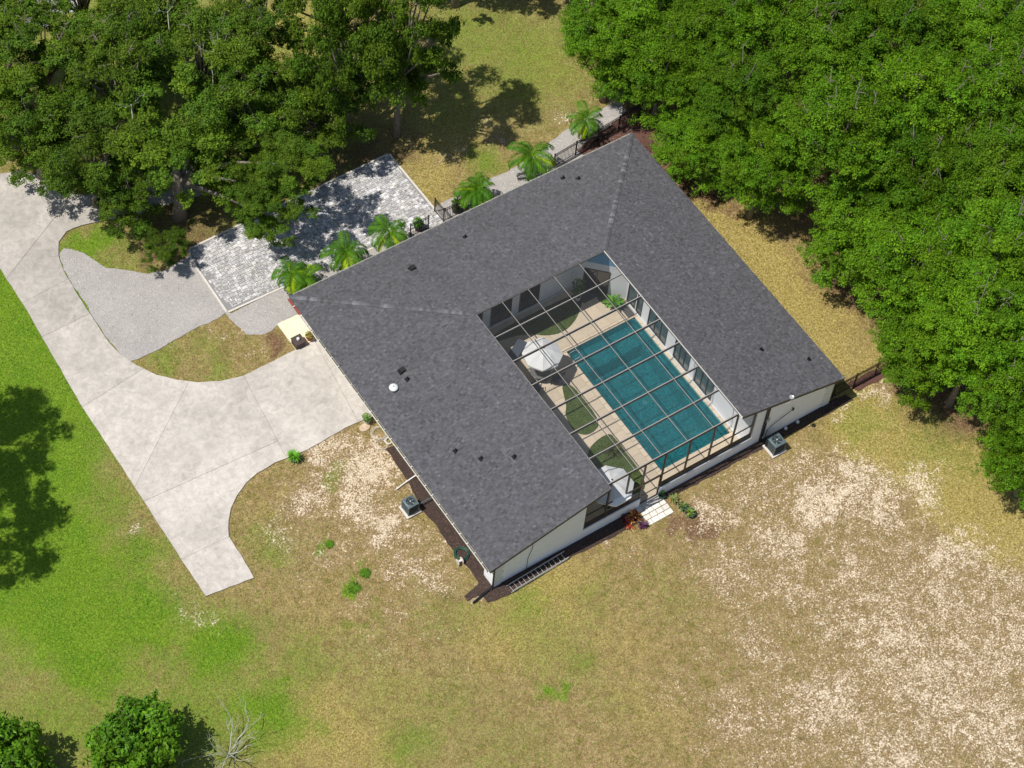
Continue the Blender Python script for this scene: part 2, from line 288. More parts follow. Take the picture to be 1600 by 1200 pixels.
def build_ground():
    ctr = G(800, 560); S = 34.0; ST = .22
    k = np.arange(-S, S+.01, ST); ext = np.array([-600, -300, -150, -80, -50]); ax = np.concatenate([ext, k, -ext[::-1]])
    X, Y = np.meshgrid(ctr.x+ax, ctr.y+ax, indexing='ij'); n = len(ax)
    x = X.ravel(); y = Y.ravel()
    wx = x+(fbm(x, y, .6, 1)-.5)*2.6+(fbm(x, y, 2.0, 8)-.5)*1.2; wy = y+(fbm(x, y, .6, 2)-.5)*2.6+(fbm(x, y, 2.0, 9)-.5)*1.2
    r = np.clip(zone(wx, wy, LUSH), 0, 1.2); g = np.clip(zone(wx, wy, SAND), 0, 1.2); b = np.clip(zone(wx, wy, YEL), 0, 1.2); l = np.clip(zone(wx, wy, LIT), 0, 1.2)
    far = (np.hypot(x-ctr.x, y-ctr.y) > 45).astype(float); r = np.maximum(r, far*.6)
    me = bpy.data.meshes.new('lawn'); V = np.stack([x, y, (fbm(x, y, .25, 5)-.5)*.05-.03+(fbm(x, y, 1.7, 7)-.5)*.03], 1)
    idx = np.arange(n*n).reshape(n, n); F = np.stack([idx[:-1, :-1], idx[1:, :-1], idx[1:, 1:], idx[:-1, 1:]], -1).reshape(-1, 4)
    # leave the pool's hole open
    cx = x[F].mean(1); cy = y[F].mean(1); keep = ~((cx > 12.55) & (cx < 18.15) & (cy < -9.9) & (cy > -20.3)); F = F[keep]
    me.vertices.add(n*n); me.vertices.foreach_set('co', V.astype(np.float32).ravel())
    me.loops.add(F.size); me.loops.foreach_set('vertex_index', F.ravel().astype(np.int32)); me.polygons.add(len(F))
    me.polygons.foreach_set('loop_start', (np.arange(len(F))*4).astype(np.int32)); me.update(calc_edges=True)
    me.polygons.foreach_set('use_smooth', [True]*len(F))
    a = me.color_attributes.new('zone', 'FLOAT_COLOR', 'POINT'); a.data.foreach_set('color', np.stack([r, g, b, l], 1).astype(np.float32).ravel())
    m = bpy.data.materials.new('lawn'); m.use_nodes = True; nn = m.node_tree.nodes; L = m.node_tree.links; bs = nn['Principled BSDF']
    bs.inputs['Roughness'].default_value = .95; bs.inputs['Specular IOR Level'].default_value = .1
    at = nn.new('ShaderNodeAttribute'); at.attribute_name = 'zone'; sp = nn.new('ShaderNodeSeparateColor'); L.new(at.outputs['Color'], sp.inputs[0])
    geo = nn.new('ShaderNodeNewGeometry')
    def noise(scale, det=6, ro=.6, dist=0):
        t = nn.new('ShaderNodeTexNoise'); t.inputs['Scale'].default_value = scale; t.inputs['Detail'].default_value = det; t.inputs['Roughness'].default_value = ro
        t.inputs['Distortion'].default_value = dist; L.new(geo.outputs['Position'], t.inputs['Vector']); return t.outputs[0]
    def mr(v, a, b_, c=0, d=1, smooth=True):
        q = nn.new('ShaderNodeMapRange'); q.interpolation_type = 'SMOOTHSTEP' if smooth else 'LINEAR'
        for i, k_ in enumerate((a, b_, c, d)): q.inputs[i+1].default_value = k_
        L.new(v, q.inputs[0]); return q.outputs[0]
    def add(a_, b_, k=1.0, off=0.0):
        q = nn.new('ShaderNodeMath'); q.operation = 'MULTIPLY_ADD'; L.new(b_, q.inputs[0]); q.inputs[1].default_value = k; L.new(a_, q.inputs[2]); return q.outputs[0]
    def mulm(a_, b_):
        q = nn.new('ShaderNodeMath'); q.operation = 'MULTIPLY'; L.new(a_, q.inputs[0]); L.new(b_, q.inputs[1]); return q.outputs[0]
    def mix(f, a_, b_):
        q = nn.new('ShaderNodeMix'); q.data_type = 'RGBA'; L.new(f, q.inputs[0])
        for i, v in ((6, a_), (7, b_)):
            if isinstance(v, tuple): q.inputs[i].default_value = (*v, 1)
            else: L.new(v, q.inputs[i])
        return q.outputs[2]
    nf = noise(9, 6, .65); nm = noise(1.6, 7, .65, .6); nt_ = noise(15, 4, .75); ns = noise(3.4, 8, .72, .7); nl = noise(.45, 4)
    base = mix(mr(nm, .36, .62), (.235, .18, .055), (.46, .325, .16))
    base = mix(mr(nf, .38, .60, 0, .7), base, (.35, .27, .11))
    base = mix(mr(noise(3.2, 7, .75, .8), .48, .62, 0, .75), base, (.175, .185, .035))
    base = mix(mr(noise(2.4, 7, .75, 1.2), .50, .64, 0, .7), base, (.29, .18, .10))
    base = mix(mr(add(sp.outputs[1], nm, .5), .55, 1.1, 0, .75), base, mix(mr(nf, .3, .7), (.235, .155, .082), (.44, .31, .175)))
    # yellow-olive turf
    base = mix(mr(add(sp.outputs[2], nm, .7), .55, 1.0), base, mix(mr(nf, .34, .64), (.265, .215, .045), (.50, .385, .15)))
    # litter, bare brown earth
    base = mix(mr(add(at.outputs['Alpha'], nm, .8), .65, 1.1), base, mix(mr(nf, .3, .7), (.13, .075, .04), (.30, .185, .105)))
    # lush green
    base = mix(mr(add(add(sp.outputs[0], nm, .7), nf, .3), .55, 1.35), base, mix(mr(nf, .3, .7), mix(mr(nl, .35, .65), (.06, .18, .005), (.12, .235, .010)), (.21, .305, .030)))
    # sand showing between the tufts
    n6 = noise(10.5, 3, .6, .4); zs_ = nn.new('ShaderNodeMath'); zs_.operation = 'MULTIPLY'; zs_.inputs[1].default_value = .44; L.new(mulm(sp.outputs[1], mr(nm, .3, .7, .75, 1.25)), zs_.inputs[0])
    sandm = mr(add(add(add(zs_.outputs[0], n6, 1.0), ns, .38), nt_, .25), 1.12, 1.26)
    base = mix(sandm, base, mix(mr(nf, .3, .7), (.64, .50, .34), (.88, .75, .57)))
    # scattered pale straw
    straw = mulm(mr(noise(13, 3, .7, 1.0), .60, .72), mr(noise(.7, 3), .45, .65))
    base = mix(mr(straw, 0, 1, 0, .55), base, (.55, .47, .25))
    fine = mulm(mr(nt_, .3, .7, .50, 1.50, False), mr(noise(6.5, 5, .7, .5), .3, .7, .74, 1.26, False)); v = nn.new('ShaderNodeVectorMath'); v.operation = 'MULTIPLY'; L.new(base, v.inputs[0]); L.new(fine, v.inputs[1])
    L.new(v.outputs[0], bs.inputs['Base Color'])
    bp = nn.new('ShaderNodeBump'); bp.inputs['Strength'].default_value = 1.0; bp.inputs['Distance'].default_value = .11; L.new(add(noise(12, 5, .7), ns, .8), bp.inputs['Height']); L.new(bp.outputs[0], bs.inputs['Normal'])
    o = link('lawn', me, m); tag(o, kind='structure')
    return o
build_ground()

def in_poly(pts):
    P_ = [(p[0], p[1]) for p in pts]
    def f(x, y):
        c = False; j = len(P_)-1
        for i in range(len(P_)):
            xi, yi = P_[i]; xj, yj = P_[j]
            if (yi > y) != (yj > y) and x < (xj-xi)*(y-yi)/(yj-yi)+xi: c = not c
            j = i
        return c
    return f
def wobble(pts, amp=.08, step=.35):
    out = []
    for i, p in enumerate(pts):
        q = pts[(i+1) % len(pts)]; L_ = math.dist(p, q); n = max(1, int(L_/step))
        for k in range(n):
            t = k/n; out.append((p[0]+(q[0]-p[0])*t+R_.uniform(-amp, amp), p[1]+(q[1]-p[1])*t+R_.uniform(-amp, amp)))
    return out
def sheet(name, pts, z, m, depth=.06):
    b = MB(); b.prism(pts, z-depth, z); o = b.build(name, m); return tag(o, kind='structure')

# ------------------------------------------------------------------ driveway, cut into slabs
DRIVE = [(-160, 90), (-60, 235), (0, 272), (35, 268), (62, 276), (95, 296), (135, 306), (160, 300), (300, 260), (330, 300), (245, 325), (205, 338), (160, 345), (128, 352), (104, 362), (92, 378), (91, 398), (100, 425), (118, 455), (135, 482), (153, 510), (170, 535), (190, 556), (212, 571), (245, 586), (275, 594), (310, 598), (345, 596), (380, 588), (420, 568), (462, 547),
         (490, 533), (560, 493), (640, 620), (600, 645), (570, 656), (540, 669), (480, 703), (450, 716), (430, 723), (402, 740), (385, 755), (370, 775), (361, 795), (357, 815), (357, 838), (377, 868), (397, 903), (322, 932), (290, 884), (200, 745), (125, 630), (45, 490), (0, 420), (-160, 180)]
DP = wobble(g2(DRIVE), .02, .45)
def slabify(pts, cuts):
    """split the polygon by straight saw cuts; cuts = list of (index of piece side test...) applied to every piece that the segment crosses"""
    bm = bmesh.new(); vs = [bm.verts.new((p[0], p[1], 0)) for p in pts]; bm.faces.new(vs); bmesh.ops.triangulate(bm, faces=bm.faces[:])
    pieces = [bm]
    for (a, b, tst) in cuts:
        A = G(*a); B = G(*b); d = (B-A).normalized(); nrm = Vector((-d.y, d.x, 0)); t = G(*tst); out = []
        for pc in pieces:
            # only the piece holding the test point is cut
            hit = False
            for f in pc.faces:
                if bmesh.geometry.intersect_face_point(f, Vector((t.x, t.y, 0))): hit = True
            if not hit: out.append(pc); continue
            c2 = pc.copy()
            for q, sgn in ((pc, 1), (c2, -1)):
                bmesh.ops.bisect_plane(q, geom=q.verts[:]+q.edges[:]+q.faces[:], plane_co=Vector((A.x, A.y, 0))+nrm*sgn*.009, plane_no=nrm*sgn, clear_inner=True)
                if q.faces: out.append(q)
        pieces = out
    return pieces
import bmesh.geometry
cuts = [((42, 470), (99, 440), (60, 455)), ((78, 521), (125, 498), (100, 512)), ((160, 617), (203, 590), (180, 606)), ((290, 607), (237, 710), (262, 660)),
        ((382, 590), (443, 707), (412, 650)), ((292, 870), (360, 838), (330, 853)), ((240, 777), (300, 750), (270, 764)), ((250, 620), (215, 690), (-999, -999)),
        ((10, 436), (70, 360), (30, 400)), ((62, 276), (92, 378), (85, 330)), ((492, 533), (560, 660), (520, 600))]
drive = empty('driveway', (0, 0, 0), None, None); drive['kind'] = 'structure'
b = MB(); b.prism(DP, -.05, .026); b.build('joint_bed', M['joint'], drive)
for pc in slabify(DP, cuts):
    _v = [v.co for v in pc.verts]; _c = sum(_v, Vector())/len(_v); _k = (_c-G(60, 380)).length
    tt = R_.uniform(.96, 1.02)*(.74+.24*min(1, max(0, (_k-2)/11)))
    me = bpy.data.meshes.new('slab')
    geom = bmesh.ops.extrude_face_region(pc, geom=pc.faces[:])
    up = [v for v in geom['geom'] if isinstance(v, bmesh.types.BMVert)]
    dz = R_.uniform(-.004, .004)
    for v in up: v.co.z = .045+dz
    for v in pc.verts:
        if v not in up: v.co.z = -.1
    bmesh.ops.recalc_face_normals(pc, faces=pc.faces[:]); pc.to_mesh(me); pc.free()
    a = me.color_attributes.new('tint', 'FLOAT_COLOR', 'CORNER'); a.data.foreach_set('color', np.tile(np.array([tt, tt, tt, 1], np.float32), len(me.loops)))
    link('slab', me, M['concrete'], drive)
for i, (px, py, r) in enumerate(((548, 622, 1.3),)):
    pass

# road glimpses at the far corners
for pts, nm in (([(30, -60), (130, -60), (125, 22), (105, 18), (80, 45), (40, 35)], 'far_road'), ([(1560, 20), (1700, -20), (1700, 60), (1600, 58)], 'far_clearing')):
    sheet(nm, g2(pts), .02, M['roadgrey'])

# ------------------------------------------------------------------ gravel, mulch
GRAV = [(100, 388), (130, 394), (150, 408), (165, 418), (190, 422), (232, 428), (262, 420), (297, 398), (303, 408), (356, 486), (362, 489), (450, 445), (470, 430), (500, 470), (462, 492), (433, 507), (424, 517), (408, 524), (385, 522), (370, 508), (352, 490), (325, 505), (300, 515), (262, 538), (230, 555), (205, 565), (188, 553), (168, 530), (150, 502), (132, 472), (116, 448), (100, 422), (92, 396)]
gp = g2(GRAV); sheet('gravel_bed', wobble(gp, .05), .012, M['gravelbase'])
STRIP = [(690, 345), (676, 326), (700, 312), (740, 290), (792, 268), (835, 243), (880, 205), (930, 175), (968, 158), (985, 185), (990, 222), (905, 262), (800, 322), (700, 370)]
STR2 = [(462, 440), (560, 390), (640, 350), (668, 340), (690, 352), (700, 372), (560, 440), (470, 480)]
s1 = [(x, y) for x, y in wobble(g2(STRIP), .05)]; sheet('gravel_strip', s1, .006, M['gravelbase'])
s2 = wobble(g2(STR2), .04); sheet('planting_gravel', s2, .008, M['gravelbase'])
def scatter(name, polys, dens, size, m, tl, th, z=.012, flat=.5, cols=None):
    b = MB()
    for pts in polys:
        xs = [p[0] for p in pts]; ys = [p[1] for p in pts]; fn = in_poly(pts); A = (max(xs)-min(xs))*(max(ys)-min(ys))
        for _ in range(int(A*dens)):
            x = R_.uniform(min(xs), max(xs)); y = R_.uniform(min(ys), max(ys))
            if not fn(x, y): continue
            s = R_.uniform(*size); a = R_.uniform(0, 6.28); h = s*flat*R_.uniform(.6, 1.3); t = T(tl, th)
            if cols: c = R_.choice(cols); t = tuple(q*t[0] for q in c)
            P_ = [(x+s*math.cos(a+k*2.09)*R_.uniform(.6, 1.1), y+s*math.sin(a+k*2.09)*R_.uniform(.6, 1.1), z-.003) for k in range(3)]; top = (x, y, z+h)
            for k in range(3): b.poly([P_[k], P_[(k+1) % 3], top], t)
    o = b.build(name, m, tint=True); tag(o, kind='stuff'); return o
o = scatter('gravel_stones', [gp, s1, s2], 75, (.03, .06), M['stone'], .45, 1.45, .012); tag(o, 'loose grey and tan gravel stones on the parking bed and house strip', 'gravel')
MUL = [[(1.15, -10.6), (1.15, -20.4), (.45, -20.4), (.45, -21.2)]+g2([(766, 922), (731, 939), (727, 932), (749, 911), (733, 889), (712, 864), (694, 840), (677, 815), (660, 796), (644, 764), (628, 740), (616, 720), (603, 700)]),
       [(-.3, -21.25), (9.9, -21.25), (9.9, -22.1), (8.0, -22.15), (5, -21.95), (2.2, -22.1), (.6, -22.1), (-.3, -21.9)],
       [(12.2, -21.25), (24.3, -21.25), (25.4, -21.3), (25.6, -21.9), (22, -21.85), (18.5, -21.8), (12.4, -21.75)]]
mp = [wobble(p, .05) for p in MUL]
for p in mp: sheet('mulch_bed', p, .018, M['mulch'])
RM = [wobble(g2([(900, 235), (960, 190), (1000, 160), (1018, 215), (1035, 290), (985, 235), (930, 255)]), .08), wobble(g2([(1322, 600), (1390, 565), (1400, 580), (1340, 612)]), .06)]
for p in RM: sheet('red_mulch_bed', p, .022, M['redmulch'])
o = scatter('mulch_chips', mp+RM, 90, (.03, .07), M['mulchchip'], .4, 1.9, .02, .4); tag(o, 'dark bark chips on the beds along the house', 'mulch')

# ------------------------------------------------------------------ paver patio
PA = [(-2.75, 2.62), (1.3, 2.55), (8.6, 2.45), (8.6, 1.0), (8.6, -.2), (12.0, -.2), (12.0, 8.1), (-2.75, 7.0)]
PATIO = [G(355.6, 487), G(450, 444), G(662, 352), G(675, 372), G(705, 365), G(692.5, 345.5), G(607, 242), G(297, 390), G(300.6, 406)]
pp = [(p.x, p.y) for p in PATIO]
sheet('patio_base', pp, .022, M['sandbed'])
patio = empty('paver_patio', (0, 0, 0), None, None); patio['kind'] = 'structure'
def pavers():
    fn = in_poly(pp); b = MB(); xs = [p[0] for p in pp]; ys = [p[1] for p in pp]; u = .13; y = min(ys)
    tints = [.72, .82, .9, 1.0, 1.08, 1.18, 1.3]
    gx = int((max(xs)-min(xs))/u)+2; gy = int((max(ys)-min(ys))/u)+2; used = set(); n = 0; near = []
    for j in range(gy):
        for i in range(gx):
            if (i, j) in used: continue
            opts = [(2, 1), (2, 2), (1, 1), (1, 2), (3, 2), (2, 2)]; R_.shuffle(opts)
            for wd, hg in opts:
                if all((i+a, j+c) not in used for a in range(wd) for c in range(hg)): break
            else: wd = hg = 1
            for a in range(wd):
                for c in range(hg): used.add((i+a, j+c))
            x0 = min(xs)+i*u; y0 = min(ys)+j*u; x1 = x0+wd*u; y1 = y0+hg*u
            if not all(fn(q, r) for q in (x0, x1) for r in (y0, y1)): continue
            z = .055+R_.uniform(-.004, .004); e = .008; t = R_.choice(tints)*R_.uniform(.9, 1.1); tt = (t, t, t*R_.uniform(.97, 1.06))
            if wd*hg == 6 and len(near) < 260: near.append((x0+e, y0+e, x1-e, y1-e, z, tt)); continue
            b.hexa([(x0+e, y0+e, .02), (x1-e, y0+e, .02), (x1-e, y1-e, .02), (x0+e, y1-e, .02), (x0+2*e, y0+2*e, z), (x1-2*e, y0+2*e, z), (x1-2*e, y1-2*e, z), (x0+2*e, y1-2*e, z)], tt)
    o = b.build('small_pavers', M['paver'], patio, tint=True); o['kind'] = 'stuff'
    tm = {}
    for (x0, y0, x1, y1, z, tt) in near:
        k = round(tt[0]*4)
        if k not in tm:
            q = MB(); q.hexa([(0, 0, -.03), (x1-x0, 0, -.03), (x1-x0, y1-y0, -.03), (0, y1-y0, -.03), (.008, .008, 0), (x1-x0-.008, .008, 0), (x1-x0-.008, y1-y0-.008, 0), (.008, y1-y0-.008, 0)], tt); tm[k] = q.mesh('paver', tint=True)
        link('paver', tm[k], M['paver'], patio, (x0, y0, z))
pavers()
e = MB()
for i in range(len(pp)):
    if i in (2, 3, 4): continue
    a = Vector((*pp[i], 0)); c = Vector((*pp[(i+1) % len(pp)], 0)); d = (c-a).normalized(); nr = Vector((d.y, -d.x, 0))*.12
    e.hexa([a+Vector((0, 0, -.05)), a+nr+Vector((0, 0, -.05)), c+nr+Vector((0, 0, -.05)), c+Vector((0, 0, -.05)), a+Vector((0, 0, .05)), a+nr+Vector((0, 0, .05)), c+nr+Vector((0, 0, .05)), c+Vector((0, 0, .05))])
e.build('patio_edging', M['padconc'], patio)

# entry slab beside the driveway
ent = g2([(433, 507), (474, 488), (500, 528), (462, 546)])
o = sheet('entry_slab', ent, .06, M['entry'], .15)

# ------------------------------------------------------------------ house
HE = 2.55; A_ = 24.65; B_ = 21.5; W_ = 7.8; SL = 2.02/W_; HR = HE+SL*W_; OE = .5; OR = .22
house = empty('house', (0, 0, 0), 'U-shaped white stucco house with charcoal shingle roof wrapped round a screened pool', 'house')
def rz(x, y): return HE+SL*min(x, -y, A_-x, W_)
planes = {'sw': lambda s, d, h: (d, -s, HE+SL*d+h), 'nw': lambda s, d, h: (s, -d, HE+SL*d+h), 'ne': lambda s, d, h: (A_-d, -s, HE+SL*d+h)}
lims = {'sw': (lambda d: d, lambda d: B_), 'nw': (lambda d: d, lambda d: A_-d), 'ne': (lambda d: d, lambda d: B_)}
rf = MB()
outer = [(0, 0), (0, -B_), (W_, -B_), (W_, -W_), (A_-W_, -W_), (A_-W_, -B_), (A_, -B_), (A_, 0)]
TH = .16
faces = [[(0, 0), (0, -B_), (W_, -B_), (W_, -W_)], [(A_, 0), (0, 0), (W_, -W_), (A_-W_, -W_)], [(A_, -B_), (A_, 0), (A_-W_, -W_), (A_-W_, -B_)]]
for fc in faces:
    rf.poly([(x, y, rz(x, y)) for x, y in fc]); rf.poly([(x, y, rz(x, y)-TH) for x, y in fc][::-1])
for i in range(len(outer)):
    p, q = outer[i], outer[(i+1) % len(outer)]
    rf.poly([(p[0], p[1], rz(*p)-TH), (q[0], q[1], rz(*q)-TH), (q[0], q[1], rz(*q)), (p[0], p[1], rz(*p))])
roof = rf.build('roof', M['roofdeck'], house)
sh = MB(); EX = .155
for key, pos in planes.items():
    lo, hi = lims[key]; nd = int((W_+.02)/EX)+1
    for k in range(nd):
        d0 = k*EX-.03; d1 = min(d0+EX+.05, W_+.02); s = lo(max(d0, 0)); end = hi(max(d0, 0)); s += R_.uniform(-.25, 0)
        while s < end:
            wd = R_.uniform(.08, .20); a, c = s, min(s+wd-.006, end+.02); s += wd
            la, lb = lo(max(d0, 0)), lo(max(d1, 0)); ha, hb = hi(max(d0, 0)), hi(max(d1, 0))
            a0, c0 = max(a, la), min(c, ha+.02); a1, c1 = max(a, lb), min(c, hb+.02)
            if c0-a0 < .02: continue
            if a1 > c1: a1 = c1 = min(max((a0+c0)/2, lb), hb)
            th = R_.choice((.016, .02, .034, .04)); v = R_.gauss(1.0, .13); v = max(.7, min(1.4, v)) + (.25 if R_.random() < .04 else 0)
            t = (v, v*R_.uniform(.98, 1.01), v*R_.uniform(.97, 1.04))
            p = [pos(a0, d0, th), pos(c0, d0, th), pos(c1, d1, .008), pos(a1, d1, .008)]; q = [pos(a0, d0, .002), pos(c0, d0, .002)]
            if key != 'nw': p = [p[1], p[0], p[3], p[2]]; q = [q[1], q[0]]
            # top and the shadow-casting butt edge
            top = [p[0], p[1], p[2], p[3]]; n_ = (Vector(p[1])-Vector(p[0])).cross(Vector(p[3])-Vector(p[0]))
            sh.poly(top if n_.z > 0 else top[::-1], t); sh.poly([q[0], q[1], p[1], p[0]], t)
            sh.poly([p[0], p[3], q[0]], t); sh.poly([p[1], p[2], q[1]], t)
o = sh.build('shingles', M['shingle'], roof, tint=True); o['kind'] = 'stuff'
# hip caps
capm = []
for v in (.8, .9, 1.0, 1.15, 1.3, 1.6, 1.85):
    b = MB(); hw = .15; ln = .30; dr = SL*hw*.9
    b.poly([(-.01, -hw, -dr+.025), (-.01, 0, .035), (ln, 0, .018), (ln, -hw, -dr+.008)], (v,)*3)
    b.poly([(-.01, 0, .035), (-.01, hw, -dr+.025), (ln, hw, -dr+.008), (ln, 0, .018)], (v,)*3)
    b.poly([(-.01, -hw, -dr-.01), (-.01, hw, -dr-.01), (-.01, hw, -dr+.025), (-.01, 0, .035), (-.01, -hw, -dr+.025)], (v,)*3)
    capm.append(b.mesh('hip_shingle', tint=True))
for (sx, sgn) in ((0, 1), (A_, -1)):
    n = int(W_*math.sqrt(2)/.21)
    for k in range(n):
        t = k*.21/math.sqrt(2); x = sx+sgn*t; y = -t; z = HE+SL*t+.03
        run = math.hypot(1, SL/math.sqrt(2)); ang = math.atan2(-1, sgn)
        o = link('hip_shingle', R_.choices(capm, (2, 3, 4, 3, 3, 2, 1.2))[0], M['shingle'], roof, (x, y, z+.01))
        o.rotation_euler = Matrix.Rotation(ang, 3, 'Z').to_euler() if False else (Matrix.Rotation(ang, 3, 'Z')@Matrix.Rotation(-math.atan(SL/math.sqrt(2)), 3, 'Y')).to_euler()
# fascias, drip edges
fa = MB()
fa.box(.0, .0, HE-TH-.06, A_, .03, HE-.02); fa.build('fascia', M['trim'], house)
fa = MB(); fa.box(A_, -B_, HE-TH-.04, A_+.03, 0, HE-.02); fa.build('fascia', M['trim'], house)
for x0, x1 in ((0, W_), (A_, A_-W_)):
    b = MB(); z0 = HE; z1 = HR; y0 = -B_-.025; y1 = -B_-.002
    b.hexa([(x0, y0, z0-TH-.03), (x1, y0, z1-TH-.03), (x1, y1, z1-TH-.03), (x0, y1, z0-TH-.03), (x0, y0, z0+.01), (x1, y0, z1+.01), (x1, y1, z1+.01), (x0, y1, z0+.01)]); b.build('rake_board', M['beamdark'], house)
# pale trim along the courtyard roof edge
b = MB(); b.box(W_-.02, -B_, HR-TH, W_+.03, -W_, HR-.01); b.build('courtyard_trim', M['trim'], house)
b = MB(); b.box(A_-W_-.03, -B_, HR-TH, A_-W_+.02, -W_, HR-.01); b.build('courtyard_trim', M['trim'], house)
b = MB(); b.box(W_+.03, -W_-.03, HR-TH, A_-W_-.03, -W_+.02, HR-.01); b.build('courtyard_trim', M['beamdark'], house)
# gutters
def gutter(p0, p1, outn):
    """open box gutter along an eave; outn = outward direction"""
    p0 = Vector(p0); p1 = Vector(p1); o_ = Vector(outn); b = MB(); z1 = HE-.02; z0 = z1-.12
    for a_, c_, zb, zt in ((.012, .022, z0, z1), (.128, .142, z0, z1+.005), (.022, .128, z0, z0+.012)):
        P_ = [p0+o_*a_, p1+o_*a_, p1+o_*c_, p0+o_*c_]
        b.hexa([(q.x, q.y, zb) for q in P_]+[(q.x, q.y, zt) for q in P_])
    return b
g = gutter((0, -2.6, 0), (0, -B_+.1, 0), (-1, 0, 0)).build('gutter', M['gutter'], house)
b = MB(); b.box(-.126, -B_+.12, HE-.122, -.024, -2.62, HE-.075); b.build('dark_trough_floor', M['trough'], g)  # dark mottled strip laid along the gutter floor
b = MB(); y = -1.0; hm = MB(); hm.box(-.18, -.02, -.012, .0, .02, .006); hme = hm.mesh('hanger')
y = -2.8
while y > -B_+.2: link('hanger', hme, M['trim'], g, (0, y, HE-.008)); y -= .72
g = gutter((0, -.02, 0), (0, -1.35, 0), (-1, 0, 0)).build('gutter', M['red'], house); g['label'] = 'unpainted red-brown end of the gutter'
link('hanger', hme, M['trim'], g, (0, -.7, HE-.008))
g = gutter((0, -1.35, 0), (0, -2.6, 0), (-1, 0, 0)).build('gutter', M['padconc'], house)
link('hanger', hme, M['trim'], g, (0, -1.5, HE-.008)); link('hanger', hme, M['trim'], g, (0, -2.2, HE-.008))
gutter((.3, .03, 0), (A_, .03, 0), (0, .6, 0)).build('gutter', M['gutter'], house)

XW0 = OE; XW1 = A_-OE; YW1 = -B_+OR; CI0 = 6.35; CI1 = 18.2; CB = -6.45       # wall lines
def wallbox(name, x0, y0, z0, x1, y1, z1, m=None, parent=house): b = MB(); b.box(x0, y0, z0, x1, y1, z1); return b.build(name, m or M['white'], parent)
wt = .18
wallbox('wall', 1.2, YW1+.8, 0, 1.2+wt, -OE, HE+SL*1.2-TH-.03); wallbox('corner_pier', XW0, YW1+wt+.002, 0, XW0+wt, YW1+.8, HE+SL*XW0-TH-.03); wallbox('corner_pier', XW0, YW1+.802, 0, 1.2+wt, YW1+.95, HE+SL*XW0-TH-.03)                   # SW outer wall
wallbox('wall', XW1-wt, YW1+wt, 0, XW1, -OE, HE+SL*OE-TH-.03)
wallbox('wall', 1.2, -OE-wt+.18, 0, XW1, -OE+.18-.01, HE+SL*(OE-.2)-TH-.03)
def gable(x0, x1, zb0=0.0, zb1=None):
    b = MB(); zt0 = HE+SL*min(x0, A_-x0, W_)-TH-.02; zt1 = HE+SL*min(x1, A_-x1, W_)-TH-.02; y0 = YW1; y1 = YW1+wt
    b.hexa([(x0, y0, zb0), (x1, y0, zb0), (x1, y1, zb0), (x0, y1, zb0), (x0, y0, zt0), (x1, y0, zt1), (x1, y1, zt1), (x0, y1, zt0)]); return b.build('wall', M['white'], house)
KZ = 1.0
gable(XW0, CI0+.1); gable(CI1+.1, XW1)
wallbox('knee_wall', CI0+.1, YW1, 0, 10.42, YW1+wt, KZ-.1); wallbox('knee_wall', 11.75, YW1, 0, CI1+.1, YW1+wt, KZ-.1)
wallbox('sill', 10.42, YW1-.01, 0, 11.75, YW1+wt, .10, M['padconc'])
# corner quoins
for (cx0, dx) in ((XW0-.03, 1), (XW1+.03, -1)):
    n = 7; zt = HE-.1
    for k in range(n):
        ww = .62 if k % 2 else .5; x0, x1 = sorted((cx0, cx0+dx*ww)); wallbox('quoin', x0, YW1-.04, k*zt/n+.012, x1, YW1-.002, (k+1)*zt/n-.012, M['quoin'])
# wing walls on the courtyard, back wall with sliding doors
def opening_wall_y(y, segs, zt, x_from, x_to, face):       # wall along X at y, facing -y; segs=(x0,x1,z0,z1)
    xs = x_from
    for (a, c, z0, z1) in segs:
        wallbox('wall', xs, y, 0, a, y+wt, zt)
        wallbox('wall', a, y, z1, c, y+wt, zt)
        if z0 > .05: wallbox('wall', a, y, 0, c, y+wt, z0)
        f = MB(); fw = .06
        for bx in ((a, y-.03, z0, a+fw, y+.09, z1), (c-fw, y-.03, z0, c, y+.09, z1), (a+fw, y-.03, z1-fw, c-fw, y+.09, z1), (a+fw, y-.03, z0, c-fw, y+.09, z0+fw), ((a+c)/2-.025, y-.02, z0+fw, (a+c)/2+.025, y+.08, z1-fw)): f.box(*bx)
        fr = f.build('window', M['bronze'], house)
        for h0, h1 in ((a+fw, (a+c)/2-.025), ((a+c)/2+.025, c-fw)):
            b = MB(); b.box(h0, y+.03, z0+fw, h1, y+.05, z1-fw); b.build('pane', M['glass'], fr)
        xs = c
    wallbox('wall', xs, y, 0, x_to, y+wt, zt)
zc = HE+SL*6.45-TH-.03
opening_wall_y(CB, [(7.0, 9.35, .05, 3.2), (9.95, 11.45, .05, 3.2), (12.0, 13.45, .05, 3.2)], zc, CI0, 15.73, -1)
